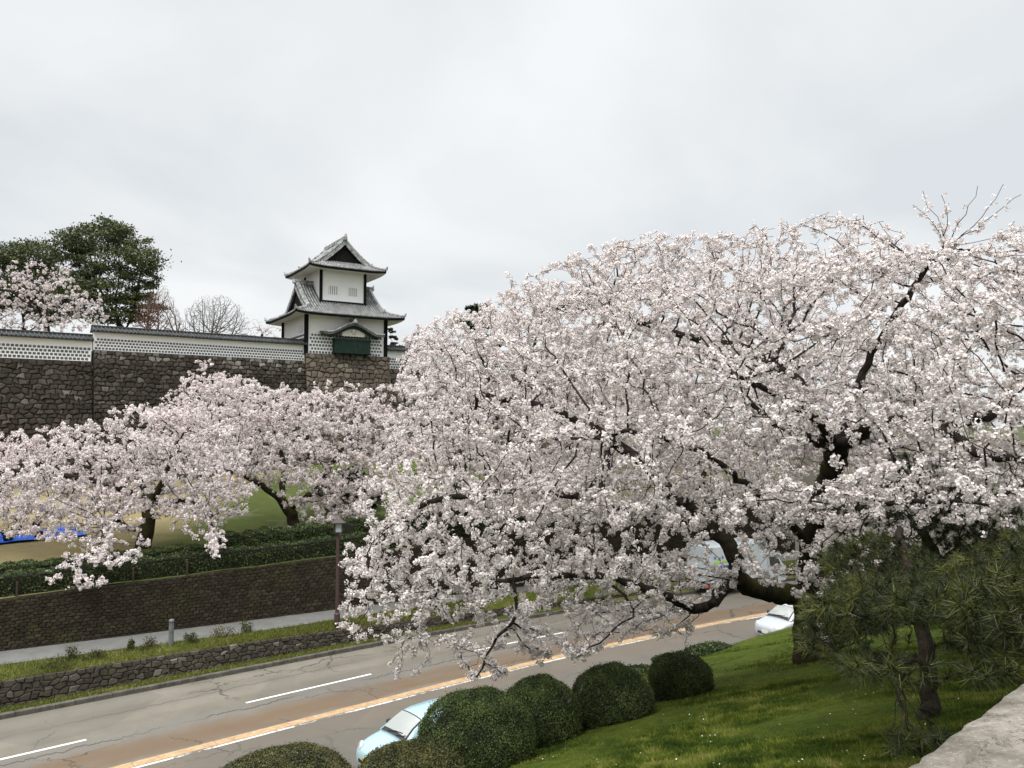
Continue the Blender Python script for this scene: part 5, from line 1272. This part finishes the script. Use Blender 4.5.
# ------------------------------------------------------------------ hanami picnic on the lawn
tq = on_lawn(24, 40.2); tq[2] += .1
def person(label, loc, rz, top, leg, hairm=True, lean=0.):
    """seated figure, knees drawn up, one continuous skinned body"""
    J = [((0, 0, .10), .13, .15), ((.02 + lean * .2, 0, .30), .125, .15), ((.06 + lean * .5, 0, .50), .12, .17), ((.08 + lean * .7, 0, .60), .055, .055), ((.10 + lean * .8, 0, .70), .08, .075), ((.10 + lean * .85, 0, .80), .085, .08)]
    E = [(0, 1), (1, 2), (2, 3), (3, 4), (4, 5)]
    def chain(frm, pts):
        for p, a_ in pts: J.append((p, a_, a_)); E.append((frm, len(J) - 1)); frm = len(J) - 1
    for s_ in (-1, 1):
        chain(0, [((.08, s_ * .10, .10), .085), ((.38, s_ * .15, .38), .065), ((.50, s_ * .14, .12), .05), ((.54, s_ * .14, .04), .04), ((.68, s_ * .15, .03), .035)])
        chain(2, [((.06 + lean * .5, s_ * .19, .50), .06), ((.16 + lean * .4, s_ * .25, .30), .045), ((.36 + lean * .2, s_ * .12, .36), .035), ((.43 + lean * .2, s_ * .10, .36), .03)])
    me = bpy.data.meshes.new('body'); me.from_pydata([j[0] for j in J], E, []); ob = bpy.data.objects.new('body_tmp', me); COL.objects.link(ob)
    sk = ob.modifiers.new('skin', 'SKIN')
    for v, j in zip(me.skin_vertices[0].data, J): v.radius = (j[1], j[2])
    me.skin_vertices[0].data[0].use_root = True
    ob.modifiers.new('sub', 'SUBSURF').levels = 1
    dg = bpy.context.evaluated_depsgraph_get(); m2 = bpy.data.meshes.new_from_object(ob.evaluated_get(dg)); bpy.data.objects.remove(ob)
    m2.name = 'person'; m2.materials.clear()
    for m in (top, leg, M['skin']): m2.materials.append(m)
    for f in m2.polygons:
        c = f.center; f.use_smooth = True
        if c.z > .585 or (c.x > .38 + lean * .2 and abs(c.y) < .15 and .29 < c.z < .44 and c.x < .5 and abs(c.y) < .13 and c.z > .33): f.material_index = 2
        elif (c.x > .14 and not (c.z > .27 and abs(c.y) > .17)) or c.z < .14: f.material_index = 1
        else: f.material_index = 0
    o = bpy.data.objects.new('person', m2); o.location = loc; o.rotation_euler = (0, 0, rz); link(o); tag(o, label, 'person', 'people at the picnic')
    b = MB(); rows = []
    for i in range(7):
        ph_ = math.pi * .62 * i / 6; rows.append([(.085 + lean * .85 + .098 * math.sin(ph_) * math.cos(t_) , .095 * math.sin(ph_) * math.sin(t_), .79 + .115 * math.cos(ph_) - (.06 * (1 - math.cos(t_)) / 2 * (i / 6))) for t_ in np.linspace(0, 2 * math.pi, 15)])
    b.grid(rows); b.build('hair', M['hair'], o, smooth=True); return o
b = MB(); rows = []
rt = np.random.default_rng(160)
for i in range(15):
    r_ = []
    for j in range(9):
        x_, y_ = -2.9 + 5.8 * i / 14, -1.3 + 2.6 * j / 8; q = tq[:2] + RV * x_ + RN * y_; s_, d_ = sd_of(q); r_.append((q[0] - tq[0], q[1] - tq[1], lawn_z(s_, d_) - tq[2] + .10 + rt.uniform(0, .05)))
    rows.append(r_)
b.grid(rows)
b.grid([[(p[0], p[1], p[2] - .03) for p in r_] for r_ in rows], flip=True)
tag(b.build('picnic_sheet', M['tarp'], loc=tuple(tq), smooth=False), 'bright blue plastic picnic sheet spread on the dry lawn', 'picnic sheet')
def at_sheet(x_, y_):
    q = tq[:2] + RV * x_ + RN * y_; return (q[0], q[1], lawn_z(*sd_of(q)) + .13)
person('person in a grey jacket sitting on the left end of the blue sheet', at_sheet(-1.15, .2), R(20), M['cloth_grey'], M['cloth_black'])
person('person in dark navy clothes leaning forward in the middle of the sheet', at_sheet(.15, .5), R(-150), M['cloth_navy'], M['cloth_jean'], lean=.25)
person('person in black sitting farther back near the middle of the sheet', at_sheet(1.0, .95), R(-100), M['cloth_black'], M['cloth_black'], lean=.1)
for i, (x_, y_, mt, lab) in enumerate([(2.75, .0, 'bag_brown', 'reddish brown bag at the right end of the blue sheet'), (-.6, -.9, 'cloth_black', 'black bag on the front left of the blue sheet'), (.75, -.9, 'cloth_black', 'black bag on the front middle of the blue sheet')]):
    bg_ = empty('bag', at_sheet(x_, y_), R(35 * i), lab, 'bag'); b = MB(); b.bbox((-.22, -.13, 0), (.22, .13, .28), .05); b.build('bag_body', M[mt], bg_)
    b = MB(); b.tube([(-.1, 0, .27), (-.08, 0, .38), (.08, 0, .38), (.1, 0, .27)], .012, 5); b.build('handle', M[mt], bg_)

# ------------------------------------------------------------------ stone parapet of the bridge we stand on
pz = CAMZ - .55
q0 = G(1024, 689, pz)[:2]; q1 = G(919, 768, pz)[:2]; pv = unit(q0 - q1); pn = np.array((pv[1], -pv[0]))
par_ = empty('stone_parapet', (q1[0], q1[1], pz), math.atan2(pv[1], pv[0]), 'weathered pale stone parapet in the bottom right corner', 'parapet')
rp = np.random.default_rng(170)
b = MB(); rows = []
xs = np.concatenate([np.linspace(-1.2, -.3, 6), np.linspace(-.25, 2.2, 110), np.linspace(2.4, 9, 12)])
for x in xs:
    e = .0015 * math.sin(x * 23) + .0012 * math.sin(x * 61 + 1) + rp.normal(0, .0008)
    gw = .012 * math.sin(x * 3.1 + 1) + .006 * math.sin(x * 11) + .003 * math.sin(x * 37) + rp.normal(0, .0012); gd = .013 * max(0, min(1, 1.2 * math.sin(x * 5.3 + 2) + .6 * math.sin(x * 13) + .25))
    prof_ = [(0.03, -.9), (.018 + e, -.12), (.0 + e, -.03), (.012 + e, -.006), (.050 + gw, .005), (.056 + gw, .005 - gd), (.064 + gw, .007), (.15, .008), (.30, .008), (.42, .0), (.45, -.05), (.45, -.9)]
    rows.append([(x, .022 - y, z + .006 + rp.normal(0, .0006)) for y, z in prof_])
b.grid(rows, flip=True); b.add(rows[-1], [tuple(range(12))]); b.add(rows[0], [tuple(range(11, -1, -1))])
b.build('coping', M['parapet'], par_, smooth=True)
b = MB(); b.box((-1.2, -.42, -1.6), (9, -.06, -.85)); b.build('parapet_wall', M['parapet'], par_)
